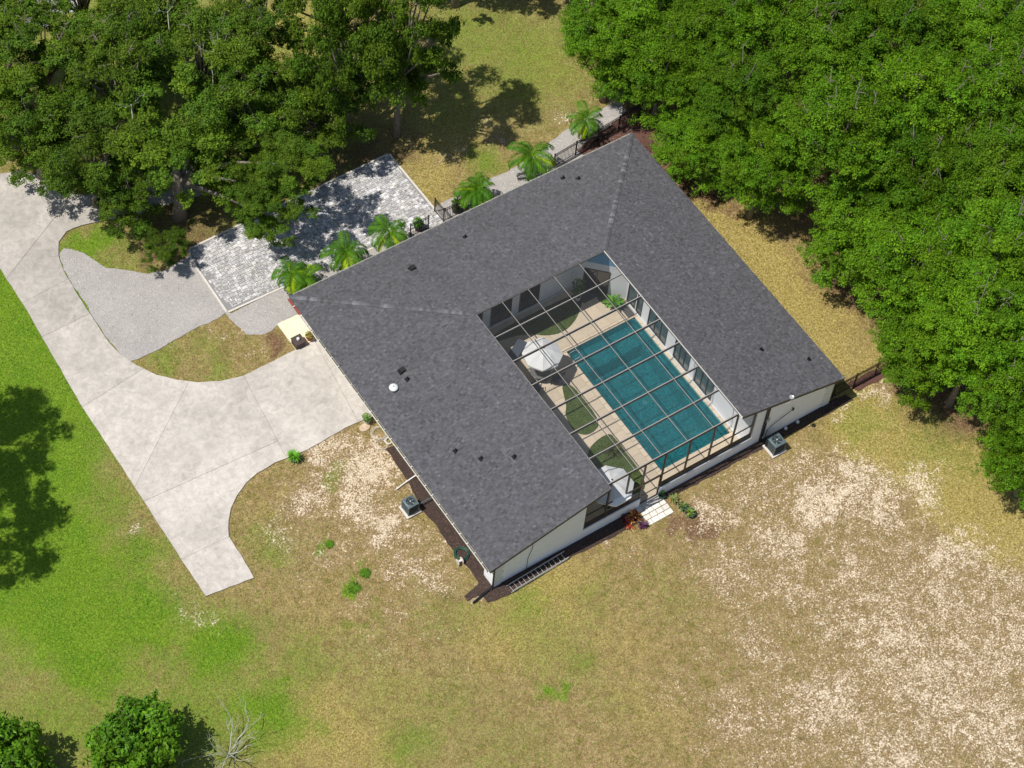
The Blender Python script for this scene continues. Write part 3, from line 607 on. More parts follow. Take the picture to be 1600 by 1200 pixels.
# chamfered corner wall with the dark back door and a blue upper band
DA, DB = Vector((15.73, CB, 0)), Vector((CI1, CB-(CI1-15.73), 0)); DD = (DB-DA).normalized(); DN = Vector((-DD.y, DD.x, 0))*-1
if DN.x > 0: DN = -DN
DLEN = (DB-DA).length
def diag(name, t0, t1, z0, z1, off, th, m, parent=house):
    P0 = DA+DD*t0+DN*off; P1 = DA+DD*t1+DN*off; Q0 = P0-DN*th; Q1 = P1-DN*th; b = MB()
    zz = (lambda p: z1 if not callable(z1) else z1(p))
    ring_ = [P0, P1, Q1, Q0]
    b.hexa([(q.x, q.y, z0) for q in ring_]+[(q.x, q.y, zz(q)) for q in ring_]); return b.build(name, m, parent)
ztop = lambda p: HE+SL*min(p.x, -p.y, A_-p.x, W_)-TH-.03
diag('wall', 0, .75, 0, 2.98, 0, wt, M['white']); diag('wall', 2.35, DLEN, 0, 2.98, 0, wt, M['white']); diag('wall', .75, 2.35, 2.38, 2.98, 0, wt, M['white'])
o = diag('upper_band', 0, DLEN*.5, 2.98, ztop, 0, wt, M['bluewall']); o['label'] = 'blue upper band of the chamfered corner wall'
o = diag('upper_band', DLEN*.5, DLEN, 2.98, ztop, 0, wt, M['bluewall']); o['label'] = 'sunlit right end of the blue upper band'
fr = diag('door', .75, .82, .04, 2.38, .03, .12, M['bronze'])
for t0, t1, z0, z1 in ((2.28, 2.35, .04, 2.38), (.82, 2.28, 2.3, 2.38), (.82, 2.28, .04, .14), (1.52, 1.58, .14, 2.3)): diag('frame', t0, t1, z0, z1, .03, .12, M['bronze'], fr)
for t0, t1 in ((.82, 1.52), (1.58, 2.28)): diag('pane', t0, t1, .14, 2.3, -.03, .02, M['glass'], fr)
# plinth strip along the back wall
wallbox('plinth', CI0, CB-.10, 0, 15.6, CB-.035, .22, M['quoin'])
def opening_wall_x(x, segs, zt, y_from, y_to):             # wall along Y at x, facing -x
    ys = y_from
    for (a, c, z0, z1, n) in segs:                          # a > c (going to -y)
        wallbox('wall', x, a, 0, x+wt, ys, zt); wallbox('wall', x, c, z1, x+wt, a, zt)
        if z0 > .05: wallbox('wall', x, c, 0, x+wt, a, z0)
        f = MB(); fw = .06
        f.box(x-.03, a-fw, z0, x+.09, a, z1); f.box(x-.03, c, z0, x+.09, c+fw, z1); f.box(x-.03, c+fw, z1-fw, x+.09, a-fw, z1); f.box(x-.03, c+fw, z0, x+.09, a-fw, z0+fw)
        L_ = (a-c-2*fw)
        for k in range(1, n): yy = c+fw+L_*k/n; f.box(x-.02, yy-.03, z0+fw, x+.08, yy+.03, z1-fw)
        fr = f.build('window', M['bronze'], house)
        for k in range(n):
            y0 = c+fw+L_*k/n+(.03 if k else 0); y1 = c+fw+L_*(k+1)/n-(.03 if k < n-1 else 0)
            b = MB(); b.box(x+.03, y0, z0+fw, x+.05, y1, z1-fw); b.build('pane', M['glasst'], fr)
        ys = c
    wallbox('wall', x, y_to, 0, x+wt, ys, zt)
zr = HE+SL*(A_-CI1-.0)-TH-.03
opening_wall_x(CI1, [(-9.02, -9.85, .05, 2.3, 1), (-9.95, -10.5, .12, 2.3, 1), (-11.15, -13.0, .12, 2.3, 3), (-13.8, -15.3, .12, 2.3, 3), (-15.9, -17.6, .12, 2.3, 3)], zr, DB.y, YW1+wt)
opening_wall_x(CI1, [], zr, CB, CB) if False else None
wallbox('plinth', CI1-.14, YW1+wt, 0, CI1-.035, -9.3, .16, M['quoin'])
wallbox('wall', CI0-wt, YW1+wt, 0, CI0, CB, HE+SL*CI0-TH-.03)                  # left wing inner wall
# soffits of the two lanai overhangs
for (x0, x1) in ((CI0, W_),):
    pass
# floors inside
wallbox('floor', 1.2+wt, YW1+wt, -.03, CI0-wt, -OE, .03, M['padconc']); wallbox('floor', CI1+wt, YW1+wt, -.03, XW1-wt, -OE, .03, M['padconc']); wallbox('floor', CI0-wt, CB+wt, -.03, CI1+wt, -OE, .03, M['padconc'])
# conduit on the right gable, cable on the left gable
b = MB(); b.box(18.98, YW1-.10, .1, 19.10, YW1-.002, 3.6); b.box(19.16, YW1-.07, .5, 19.22, YW1-.002, 3.4); b.build('conduit', M['acdark'], house)
b = MB(); b.box(19.06, YW1-.16, 2.1, 19.3, YW1-.10, 2.4); b.build('meter_box', M['aclight'], house)
b = MB(); b.tube([(2.95, YW1-.02, 3.0), (2.92, YW1-.025, 2.1), (2.72, YW1-.02, 1.3), (2.7, YW1-.02, 0.05)], .014, 5); b.build('cable', M['acdark'], house)
b = MB(); b.tube([(.36, -B_-.02+.12, HE-.2), (.42, YW1-.05, HE-.3), (.42, YW1-.05, .2), (.3, YW1-.12, .08)], .05, 8); b.build('downspout', M['black'], house)
b = MB(); b.tube([(-.08, -12.9, HE-.12), (1.12, -12.9, HE-.5), (1.12, -12.9, .12), (-.2, -13.05, .07), (-.75, -13.15, .06)], .045, 6); b.build('downspout', M['trim'], house)
# satellite antenna on the rake
ant = empty('roof_antenna', (*G(1236, 622, 4.0)[:2], 0), 'small pale dish antenna on a mast at the right gable edge', 'antenna')
ant.scale = (.7, .7, .7); ant.location = (20.3, -B_-.12, HE+SL*(A_-20.3)-.1)
b = MB(); b.tube([(0, .1, -.2), (0, -.05, .05), (0, -.05, .75)], .022, 6); b.tube([(-.35, .1, -.15), (0, -.05, .0)], .014, 5); b.build('mast', M['alu'], ant)
b = MB(); b.lathe([(0.001, 0), (.12, .015), (.2, .05), (.21, .055)], 14, (0, -.05, .72)); b.build('dish', M['alu'], ant)
b = MB(); b.tube([(0, -.05, .74), (.1, .06, .95)], .012, 5); b.box(.07, .03, .92, .13, .09, .98); b.build('feed_arm', M['acdark'], ant)

# roof vents
def roofpt(px, py):
    z = 3.5
    for _ in range(25): p = G(px, py, z); z = rz(p.x, p.y)
    return G(px, py, z)
VG = 'black plumbing vents on the shingle roof'
def boot(px, py, label, kind):
    p = roofpt(px, py); b0 = MB(); h = .2 if kind == 'pipe' else .1
    e = empty('roof_vent', p, label, 'roof vent', VG)
    if kind == 'pipe':
        b0.lathe([(.12, .0), (.10, .03), (.055, .10), (.05, .26), (.03, .26), (.03, .1)], 12); b0.build('pipe', M['blackplastic'], e, smooth=False)
        b = MB(); b.hexa([(-.14, -.14, -.05), (.14, -.14, -.05), (.14, .14, -.05), (-.14, .14, -.05), (-.14, -.14, .03), (.14, -.14, .03), (.14, .14, .03), (-.14, .14, .03)]); b.build('flashing', M['blackplastic'], e)
    else:
        b0.hexa([(-.2, -.17, -.06), (.2, -.17, -.06), (.2, .17, -.06), (-.2, .17, -.06), (-.13, -.14, .17), (.17, -.14, .2), (.17, .14, .2), (-.13, .14, .17)]); b0.build('hood', M['blackplastic'], e)
        b = MB(); b.box(-.22, -.19, -.06, .22, .19, .015); b.build('flashing', M['blackplastic'], e)
for args in ((644, 420, 'black square hood vent on the back roof slope', 'box'), (727, 371, 'small black pipe vent above the middle of the back eave', 'pipe'), (880, 279, 'left one of two black pipe vents near the top roof corner', 'pipe'), (904, 280, 'right one of two black pipe vents near the top roof corner', 'pipe'),
             (628, 580, 'black hood vent just above the round white roof vent', 'box'), (637, 593, 'black pipe vent beside the round white roof vent', 'pipe'), (712, 705, 'leftmost of three black pipe vents low on the left wing', 'pipe'), (752, 717, 'middle one of three black pipe vents low on the left wing', 'pipe'),
             (804, 714, 'rightmost of three black pipe vents low on the left wing', 'pipe'), (1189, 547, 'black pipe vent in the middle of the right wing roof', 'pipe'), (1263, 562, 'black pipe vent near the right corner of the roof', 'pipe')): boot(*args)
wv = empty('roof_vent', roofpt(615, 608), 'round white capped vent on the left wing roof', 'roof vent')
b = MB(); b.lathe([(.16, -.05), (.16, .14)], 16); b.build('collar', M['acdark'], wv)
b = MB(); b.lathe([(.25, .12), (.27, .16), (.25, .22), (.14, .27), (.001, .29)], 20); b.build('cap', M['potwhite'], wv, smooth=True)
b = MB(); b.lathe([(.035, .28), (.035, .31), (.001, .315)], 8); b.build('knob', M['acdark'], wv)

# ------------------------------------------------------------------ pool, deck
PX0, PX1, PY0, PY1 = 12.93, 17.90, -10.28, -19.95
DZ = .06
def rrect(x0, y0, x1, y1, r, n=5):
    out = []
    for cx, cy, a0 in ((x1-r, y1-r, 0), (x0+r, y1-r, 90), (x0+r, y0+r, 180), (x1-r, y0+r, 270)):
        for k in range(n+1): a = math.radians(a0+90*k/n); out.append((cx+r*math.cos(a), cy+r*math.sin(a)))
    return out
X0, X1, Y0, Y1 = PX0, PX1, PY1, PY0      # y0<y1
ring = rrect(X0, Y0, X1, Y1, .28)
b = MB(); n = len(ring); zb = -1.55; wl = -.10
inner = [(min(max(x, X0+.5), X1-.5), min(max(y, Y0+.5), Y1-1.6)) for x, y in ring]
k = 0
for i in range(n):
    j = (i+1) % n; p, q = ring[i], ring[j]; pi, qi = inner[i], inner[j]
    b.poly([(p[0], p[1], DZ-.04), (p[0], p[1], -.55), (q[0], q[1], -.55), (q[0], q[1], DZ-.04)])
    if math.dist(p, pi) > 0: b.poly([(p[0], p[1], -.55), (pi[0], pi[1], -.60), (qi[0], qi[1], -.60), (q[0], q[1], -.55)])
    if math.dist(pi, qi) > .001: b.poly([(pi[0], pi[1], -.60), (pi[0], pi[1], zb), (qi[0], qi[1], zb), (qi[0], qi[1], -.60)])
b.poly([(X0+.5, Y0+.5, zb), (X1-.5, Y0+.5, zb), (X1-.5, Y1-1.6, zb), (X0+.5, Y1-1.6, zb)])
pool = empty('swimming_pool', (0, 0, 0), 'rectangular teal swimming pool under the screen cage', 'swimming pool')
b.build('basin', M['plaster'], pool)
b = MB(); b.prism([(x, y) for x, y in ring], wl-.004, wl); wq = MB(); wq.poly([(x, y, wl) for x, y in ring]); wo_ = wq.build('pool_water', M['water']); tag(wo_, kind='structure')
lt = MB(); lt.lathe([(.16, 0), (.14, .02), (.001, .025)], 14, (*G(1008, 628, -1.5)[:2], zb)); lt.build('drain_cover', M['potwhite'], pool)
# coping stones
cp = 0; cmesh = {}
def coping(x0, y0, x1, y1):
    k = (round(x1-x0, 3), round(y1-y0, 3), R_.randrange(4))
    if k not in cmesh:
        q = MB(); t = (1.10, 1.12, 1.08, 1.0)[k[2]]; w_, h_ = x1-x0, y1-y0; q.hexa([(.006, .006, -.08), (w_-.006, .006, -.08), (w_-.006, h_-.006, -.08), (.006, h_-.006, -.08), (.012, .012, 0), (w_-.012, .012, 0), (w_-.012, h_-.012, 0), (.012, h_-.012, 0)], (t, t, t)); cmesh[k] = q.mesh('coping_stone', tint=True)
    link('coping_stone', cmesh[k], M['deck'], pool, (x0, y0, DZ+.012))
cw = .3; ny = 16; hy = (Y1-Y0)/ny
for k in range(ny): coping(X0-cw, Y0+k*hy, X0, Y0+(k+1)*hy); coping(X1, Y0+k*hy, X1+cw-.03, Y0+(k+1)*hy)
nx = 8; hx = (X1-X0+2*cw)/nx
for k in range(nx):
    coping(X0-cw+k*hx, Y1, X0-cw+(k+1)*hx-.001, Y1+cw); coping(X0-cw+k*hx, Y0-cw, X0-cw+(k+1)*hx-.001, Y0)
# deck tiles
deck = empty('pool_deck', (0, 0, 0), None, None); deck['kind'] = 'structure'
dx0, dx1, dy0, dy1 = CI0, CI1, YW1+wt, CB
b = MB()
for (x0, y0, x1, y1) in ((dx0, dy0, X0-.05, dy1), (X1+.05, dy0, dx1, dy1), (X0-.05, Y1+.05, X1+.05, dy1), (X0-.05, dy0, X1+.05, Y0-.05)): b.box(x0, y0, -.2, x1, y1, DZ-.02)
b.build('deck_base', M['sandbed'], deck)
tl = {}; ts = .9; nxx = round((dx1-dx0)/ts); nyy = round((dy1-dy0)/ts); sx_ = (dx1-dx0)/nxx; sy_ = (dy1-dy0)/nyy
def tile(x0, y0, x1, y1):
    if x1-x0 < .04 or y1-y0 < .04: return
    v = R_.choice((.93, .97, 1.0, 1.03)); q = MB(); q.hexa([(.004, .004, -.05), (x1-x0-.004, .004, -.05), (x1-x0-.004, y1-y0-.004, -.05), (.004, y1-y0-.004, -.05), (.007, .007, 0), (x1-x0-.007, .007, 0), (x1-x0-.007, y1-y0-.007, 0), (.007, y1-y0-.007, 0)], (v, v, v))
    link('deck_tile', q.mesh('deck_tile', tint=True), M['deck'], deck, (x0, y0, DZ))
ex0, ex1, ey0, ey1 = X0-cw, X1+cw-.03, Y0-cw, Y1+cw
for i in range(nxx):
    for j in range(nyy):
        x0, x1, y0, y1 = dx0+i*sx_, dx0+(i+1)*sx_, dy0+j*sy_, dy0+(j+1)*sy_
        ix = x1 > ex0 and x0 < ex1; iy = y1 > ey0 and y0 < ey1
        if not (ix and iy): tile(x0, y0, x1, y1); continue
        if x0 < ex0: tile(x0, y0, ex0, y1)
        if x1 > ex1: tile(ex1, y0, x1, y1)
        xa, xb = max(x0, ex0), min(x1, ex1)
        if y0 < ey0: tile(xa, y0, xb, ey0)
        if y1 > ey1: tile(xa, ey1, xb, y1)
def smooth(pts, it=2):
    for _ in range(it):
        o_ = []
        for i in range(len(pts)):
            p, q = pts[i], pts[(i+1) % len(pts)]; o_ += [(p[0]*.75+q[0]*.25, p[1]*.75+q[1]*.25), (p[0]*.25+q[0]*.75, p[1]*.25+q[1]*.75)]
        pts = o_
    return pts
T1 = [(9.6, -7.0), (9.8, -7.6), (10.9, -7.7), (11.9, -8.15), (12.6, -8.75), (13.56, -9.0), (14.5, -8.75), (15.2, -8.3), (15.9, -7.67), (16.25, -7.1), (15.0, -6.95), (12.0, -6.9)]
T2 = [(11.36, -12.1), (11.77, -12.26), (11.9, -12.9), (11.86, -15.5), (10.9, -15.85), (10.35, -15.6), (10.1, -15.02), (10.32, -13.9), (10.75, -13.5), (11.1, -12.6)]
T3 = [(11.85, -16.3), (11.9, -16.8), (11.85, -20.4), (10.6, -20.6), (9.0, -19.5), (9.4, -17.6), (9.95, -16.74), (10.8, -16.35)]
T4 = [(16.75, -7.75), (16.75, -8.4), (17.1, -9.0), (17.7, -9.15), (18.0, -8.7), (18.0, -7.7)]
for p in (T1, T2, T3, T4): o = sheet('turf_patch', smooth(p), DZ+.022, M['turf'], .02)
# grass blades on the turf
o = scatter('turf_blades', [smooth(p) for p in (T1, T2, T3, T4)], 260, (.02, .045), M['tuft'], .6, 1.5, DZ+.022, 1.0, cols=[(.085, .13, .03), (.11, .15, .04), (.07, .11, .03)]); tag(o, 'short green artificial turf blades on the pool deck islands', 'turf')
# ornamental grass, handrails
def plantmesh(n, L_, w_, elev, cols, droop=.6, seg=4, seed=1):
    r = random.Random(seed); b = MB()
    for k in range(n):
        a = r.uniform(0, 6.28); el = r.uniform(*elev); l = L_*r.uniform(.6, 1.1); c = r.choice(cols); t = r.uniform(.75, 1.25); c = tuple(q*t for q in c)
        pts = []; p = Vector((0, 0, 0)); ww = w_*r.uniform(.7, 1.2)
        side = Vector((-math.sin(a), math.cos(a), 0))
        for s in range(seg+1):
            u = s/seg; wd = ww*math.sin(math.pi*(.12+.85*u))*.5; pts.append((p-side*wd, p+side*wd)); e2 = el-droop*u*2
            p = p+Vector((math.cos(a)*math.cos(e2), math.sin(a)*math.cos(e2), math.sin(e2)))*(l/seg)
        for s in range(seg): b.poly([pts[s][0], pts[s][1], pts[s+1][1], pts[s+1][0]], c)
    return b
og = plantmesh(120, .8, .03, (.5, 1.4), [(.10, .14, .03), (.2, .19, .07), (.07, .1, .03)], .8, 5, 5).build('ornamental_grass', M['tuft'], tint=True, loc=(*G(957, 706)[:2], DZ+.03)); tag(og, 'olive clump of ornamental grass on the lowest turf island', 'plant')
hr = empty('pool_handrail', (12.9, -10.9, DZ), 'pair of curved metal handrails at the left pool steps', 'handrail')
for dy in (0, -.55): b = MB(); b.tube([(-.35, dy, 0), (-.35, dy, .7), (-.2, dy, .86), (.1, dy, .86), (.45, dy, .55), (.6, dy, -.2), (.62, dy, -.6)], .024, 7); b.build('rail', M['alu'], hr)

# ------------------------------------------------------------------ furniture in the courtyard
def umbrella(px, py, z, r, label, rzz=0):
    c = G(px, py, z); e = empty('parasol', (c.x, c.y, DZ), label, 'parasol', 'white parasols in the courtyard', rzz); n = 8; H = z-DZ; b = MB()
    for k in range(n):
        a0, a1 = 2*math.pi*k/n, 2*math.pi*(k+1)/n; am = (a0+a1)/2
        P0 = (r*math.cos(a0), r*math.sin(a0), H-.18); P1 = (r*math.cos(a1), r*math.sin(a1), H-.18); m0 = (.5*r*math.cos(a0), .5*r*math.sin(a0), H+.18); m1 = (.5*r*math.cos(a1), .5*r*math.sin(a1), H+.18)
        mm = (.48*r*math.cos(am), .48*r*math.sin(am), H+.13); Pm = (.925*r*math.cos(am), .925*r*math.sin(am), H-.20); top = (0, 0, H+.42)
        b.poly([m0, mm, top]); b.poly([mm, m1, top]); b.poly([P0, Pm, mm, m0]); b.poly([Pm, P1, m1, mm]); b.poly([P0, Pm, (Pm[0], Pm[1], H-.32), (P0[0], P0[1], H-.30)]); b.poly([Pm, P1, (P1[0], P1[1], H-.30), (Pm[0], Pm[1], H-.32)])
    b.build('canopy', M['umbrella'], e)
    b = MB(); b.tube([(0, 0, 0), (0, 0, H+.5)], .024, 8); b.build('pole', M['alu'], e)
    for k in range(n): a = 2*math.pi*k/n; b = MB(); b.tube([(0, 0, H-.05), (.5*r*math.cos(a), .5*r*math.sin(a), H+.15)], .009, 4); b.build('rib', M['alu'], e)
    b = MB(); b.lathe([(.26, 0), (.26, .05), (.06, .1), (.05, .3), (.001, .3)], 18); b.build('base', M['black'], e)
    b = MB(); b.lathe([(.04, .42), (.05, .45), (.03, .52), (.001, .54)], 8, (0, 0, H)); b.build('finial', M['black'], e)
    return c
uc = umbrella(848, 550, 2.35, 1.2, 'white octagonal parasol over the round table beside the pool', .2)
umbrella(955, 756, 2.35, 1.35, 'white octagonal parasol half hidden under the left wing roof edge', .4)
tb = empty('patio_table', (uc.x-.15, uc.y-.15, DZ), 'round grey glass table under the white parasol by the pool', 'table')
b = MB(); b.lathe([(.03, .70), (.6, .70), (.62, .715), (.6, .73), (.03, .73)], 28); b.build('table_top', M['tablet'], tb)
for k in range(4): a = k*math.pi/2+.4; b = MB(); b.tube([(.5*math.cos(a), .5*math.sin(a), 0), (.38*math.cos(a), .38*math.sin(a), .7)], .02, 6); b.build('leg', M['black'], tb)
def chair():
    e = empty('patio_chair', (0, 0, 0), 'x', 'chair', 'dark wicker chairs round the patio table')
    b = MB(); b.box(-.27, -.27, .34, .27, .27, .40); b.build('seat', M['wicker'], e)
    b = MB(); b.box(-.24, -.22, .40, .24, .24, .48); b.build('cushion', M['cushion'], e)
    b = MB(); b.hexa([(-.27, -.30, .38), (.27, -.30, .38), (.27, -.25, .38), (-.27, -.25, .38), (-.27, -.42, .92), (.27, -.42, .92), (.27, -.37, .92), (-.27, -.37, .92)]); b.build('backrest', M['wicker'], e)
    for sx in (-.28, .28): b = MB(); b.tube([(sx, .25, .02), (sx, .25, .6), (sx, -.3, .64)], .022, 6); b.build('armrest', M['wicker'], e)
    for sx in (-.24, .24):
        for sy in (-.24, .24): b = MB(); b.tube([(sx, sy, 0), (sx, sy, .35)], .02, 6); b.build('leg', M['black'], e)
    return e
ch0 = chair()
for i, (ang, lab) in enumerate(((2.7, 'dark wicker chair on the left side of the parasol table, partly under the roof edge'), (3.9, 'dark wicker chair below left of the parasol table'), (5.4, 'dark wicker chair on the lower right side of the parasol table'), (1.0, 'dark wicker chair behind the parasol table toward the back wall'))):
    o = ch0 if i == 0 else copytree(ch0); rr = 1.05 if i != 0 else 1.5
    o.location = (tb.location.x+rr*math.cos(ang), tb.location.y+rr*math.sin(ang), DZ+.002); o.rotation_euler = (0, 0, ang+math.pi/2); o['label'] = lab
sd = empty('lounge_chair', (*G(806, 552, .2)[:2], DZ), 'dark lounge chair with blue grey cushion against the left wing wall', 'lounge chair', rz=.5)
b = MB(); b.box(-.95, -.32, .25, .9, .32, .31); b.build('frame', M['wicker'], sd)
b = MB(); b.box(-.3, -.3, .31, .88, .3, .39); b.hexa([(-.9, -.3, .55), (-.3, -.3, .31), (-.3, .3, .31), (-.9, .3, .55), (-.93, -.3, .64), (-.3, -.3, .40), (-.3, .3, .40), (-.93, .3, .64)]); b.build('cushion', M['cushion'], sd)
for sx in (-.85, .8):
    for sy in (-.28, .28): b = MB(); b.tube([(sx, sy, 0), (sx, sy, .27)], .025, 6); b.build('leg', M['black'], sd)
for (px, py, ww, hh, lab) in ((921, 461, 1.3, .7, 'grey door mat in front of the dark back door'), (981, 487, .5, .8, 'grey door mat at the side door by the pool corner')):
    c = G(px, py, DZ); b = MB(); b.box(-ww/2, -hh/2, 0, ww/2, hh/2, .02)
    for k in range(6): b.box(-ww/2+.05, -hh/2+.05+k*(hh-.1)/6, .02, ww/2-.05, -hh/2+.05+(k+.5)*(hh-.1)/6, .026)
    o = b.build('door_mat', M['mat'], loc=(c.x, c.y, DZ+.004)); tag(o, lab, 'door mat', 'grey door mats in the courtyard')

def potted(px, py, label, potm, pr, ph, leafm, plant, base=0.0, zpl=None, cat='potted plant'):
    c = G(px, py, base+ph*.5); e = empty('potted_plant', (c.x, c.y, base), label, cat, 'potted plants')
    b = MB(); b.lathe([(.001, 0), (pr*.7, 0), (pr, ph), (pr*1.08, ph), (pr*1.08, ph-.04), (pr, ph-.04), (pr*.92, ph-.03)], 16); b.build('pot', potm, e, smooth=False)
    b = MB(); b.lathe([(pr*.93, ph-.035), (.001, ph-.02)], 14); b.build('soil', M['soil'], e)
    plant.build('foliage', leafm, e, tint=True, loc=(0, 0, ph-.03)); return e
def bushmesh(n, R, H, ls, cols, seed):
    r = random.Random(seed); b = MB()
    for k in range(n):
        d = Vector((r.gauss(0, 1), r.gauss(0, 1), r.gauss(0, 1))).normalized()*(r.random()**.4); p = Vector((d.x*R, d.y*R, H*.55+d.z*H*.5))
        u = Vector((r.gauss(0, 1), r.gauss(0, 1), r.gauss(0, .5))).normalized(); v = u.cross(Vector((r.gauss(0, .5), r.gauss(0, .5), 1))).normalized(); c = r.choice(cols); t = r.uniform(.7, 1.35)
        b.poly([p-u*ls, p+v*ls*.45, p+u*ls, p-v*ls*.45], tuple(q*t for q in c))
    b.tube([(0, 0, 0), (0, 0, H*.6)], .02, 5, (.6, .4, .3)); return b
potted(902, 465, 'slender dark shrub in a white pot against the back wall', M['potwhite'], .22, .4, M['leafC'], bushmesh(160, .45, 1.6, .11, [(.8, .9, 1)], 3), DZ)
potted(960, 476, 'leafy bright green plant in a terracotta pot near the pool corner', M['potterra'], .22, .35, M['bright'], plantmesh(46, .75, .22, (.1, 1.3), [(.7, .7, .8), (1.1, 1.1, 1)], .6, 4, 8), DZ)
potted(459, 716, 'bright yellow-green fern-like plant in a dark blue pot on the driveway edge', M['potblue'], .27, .38, M['bright'], plantmesh(130, .55, .06, (.3, 1.5), [(1.3, 1.2, 1), (1, 1.1, 1)], .7, 4, 21), 0)
potted(573, 658, 'small green plant in a pale pot at the driveway end by the gutter', M['potwhite'], .2, .3, M['sage'], bushmesh(140, .28, .5, .08, [(1, 1.2, .8), (.6, 1.1, .5)], 4), 0)
potted(484, 528, 'orange-brown plant in a terracotta pot on the entry slab', M['potterra'], .22, .3, M['sage'], bushmesh(150, .28, .4, .08, [(2.2, 1.2, .8), (1.5, 1.2, .6)], 5), .06)
potted(1034, 774, 'round dark green pot with a small plant touching the white knee wall', M['potgreen'], .22, .35, M['sage'], bushmesh(60, .17, .25, .06, [(.5, .9, .6)], 6), 0)
potted(1053, 781, 'spiky pale green plant in a terracotta dish, first of three beside the stepping stones', M['potterra'], .2, .2, M['sage'], plantmesh(36, .42, .05, (.2, 1.3), [(1.3, 1.2, .9), (1.0, 1.1, .8)], .3, 3, 7), 0)
potted(1066, 792, 'dark green pot with arching leaves, middle one of three beside the stepping stones', M['potgreen'], .24, .28, M['sage'], plantmesh(30, .42, .06, (.1, 1.2), [(.6, .9, .6), (1.4, 1.3, .7)], .5, 3, 9), 0)
potted(1078, 802, 'wide dark green pot with yellow-green leaves, outermost of three by the stepping stones', M['potgreen'], .30, .28, M['sage'], plantmesh(34, .42, .06, (.2, 1.3), [(1.3, 1.4, .6), (.8, 1.1, .5)], .5, 3, 10), 0)
potted(712, 328, 'dark shrub in a black pot behind the short fence by the patio', M['blackplastic'], .24, .4, M['leafB'], bushmesh(170, .3, .8, .09, [(.7, .8, .9)], 12), 0)
potted(653, 356, 'dark leafy shrub in a black pot inside the fence at the patio corner', M['blackplastic'], .24, .4, M['leafC'], bushmesh(170, .3, .7, .1, [(.8, 1.0, .9)], 13), 0)
for (px, py, c, s, sd_, lab) in ((990, 806, [(.62, .30, .04), (.40, .07, .02), (.65, .45, .1), (.16, .03, .02)], .62, 31, 'big orange and yellow bromeliad beside the stepping stones'), (983, 817, [(.25, .04, .02), (.55, .2, .05), (.12, .02, .02)], .5, 32, 'red and orange bromeliad left of the big orange one'), (1004, 819, [(.07, .03, .06), (.12, .04, .08)], .45, 33, 'dark purple bromeliad at the corner of the stepping stones'), (976, 808, [(.15, .02, .03), (.09, .02, .03)], .42, 34, 'dark maroon bromeliad against the knee wall')):
    c0 = G(px, py, .15); o = plantmesh(34, s, .10, (.2, 1.2), c, .35, 4, sd_).build('bromeliad', M['bromred'], tint=True, loc=(c0.x, min(c0.y, YW1-.25), .03)); tag(o, lab, 'plant', 'bromeliads beside the cage door')
for (px, py, s, seed) in ((553, 918, .5, 41), (571, 896, .42, 42), (515, 850, .35, 43)):
    c0 = G(px, py); o = plantmesh(150, s, .05, (.1, 1.1), [(.11, .25, .02), (.15, .28, .03)], .9, 3, seed).build('weed_clump', M['tuft'], tint=True, loc=(c0.x, c0.y, 0)); o.scale = (1, 1, .35)
    tag(o, {41: 'larger lower bright green weed clump in the lawn', 42: 'upper bright green weed clump in the lawn', 43: 'small green weed clump nearest the left air conditioner side'}[seed], 'weed', 'weed clumps in the bare lawn')

# stepping stones by the cage door
sp_ = empty('stepping_stone_pad', (0, 0, 0), None, None); sp_['kind'] = 'structure'
xa, xb, ya, yb = 10.25, 11.95, -22.62, -21.62
rows = [(ya, .36, [.3, .45, .42, .53]), (ya+.36, .34, [.42, .42, .44, .42]), (ya+.70, .30, [.50, .30, .52, .38])]
for y0, h, ws in rows:
    x = xa
    for ww in ws:
        b = MB(); z = .05+R_.uniform(-.006, .01); b.hexa([(x+.018, y0+.015, -.02), (x+ww-.018, y0+.015, -.02), (x+ww-.018, y0+h-.015, -.02), (x+.018, y0+h-.015, -.02), (x+.028, y0+.022, z), (x+ww-.028, y0+.022, z), (x+ww-.028, y0+h-.022, z), (x+.028, y0+h-.022, z)]); b.build('stepping_stone', M['stepstone'], sp_); x += ww
for k in range(5): b = MB(); b.box(10.2+k*.36, -21.60, -.02, 10.54+k*.36, -21.3, .045); b.build('stepping_stone', M['padconc'], sp_)

# ------------------------------------------------------------------ screen cage
cage = empty('pool_screen_cage', (0, 0, 0), 'bronze aluminium screen enclosure roofing the courtyard pool', 'screen enclosure')
CX0, CX1, CY0, CY1, CZ = W_+.02, A_-W_-.02, -W_-.02, YW1+.12, HR-.02
for j in range(0, 8):
    y = CY0+(CY1-CY0)*j/7
    hh = .08 if j in (0, 1) else .20
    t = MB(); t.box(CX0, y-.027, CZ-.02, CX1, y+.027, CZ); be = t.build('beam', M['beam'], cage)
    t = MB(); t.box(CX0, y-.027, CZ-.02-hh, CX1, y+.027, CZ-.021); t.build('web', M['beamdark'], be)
for i in range(0, 6):
    x = CX0+(CX1-CX0)*i/5
    if i in (0, 5): x += .03 if i == 0 else -.03
    for j in range(7):
        y0 = CY0+(CY1-CY0)*j/7; y1 = CY0+(CY1-CY0)*(j+1)/7
        if i == 3 and j in (3, ): pass
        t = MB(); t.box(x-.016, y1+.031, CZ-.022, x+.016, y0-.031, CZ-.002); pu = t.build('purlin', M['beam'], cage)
        t = MB(); t.box(x-.014, y1+.031, CZ-.09, x+.014, y0-.031, CZ-.023); t.build('web', M['beamdark'], pu)
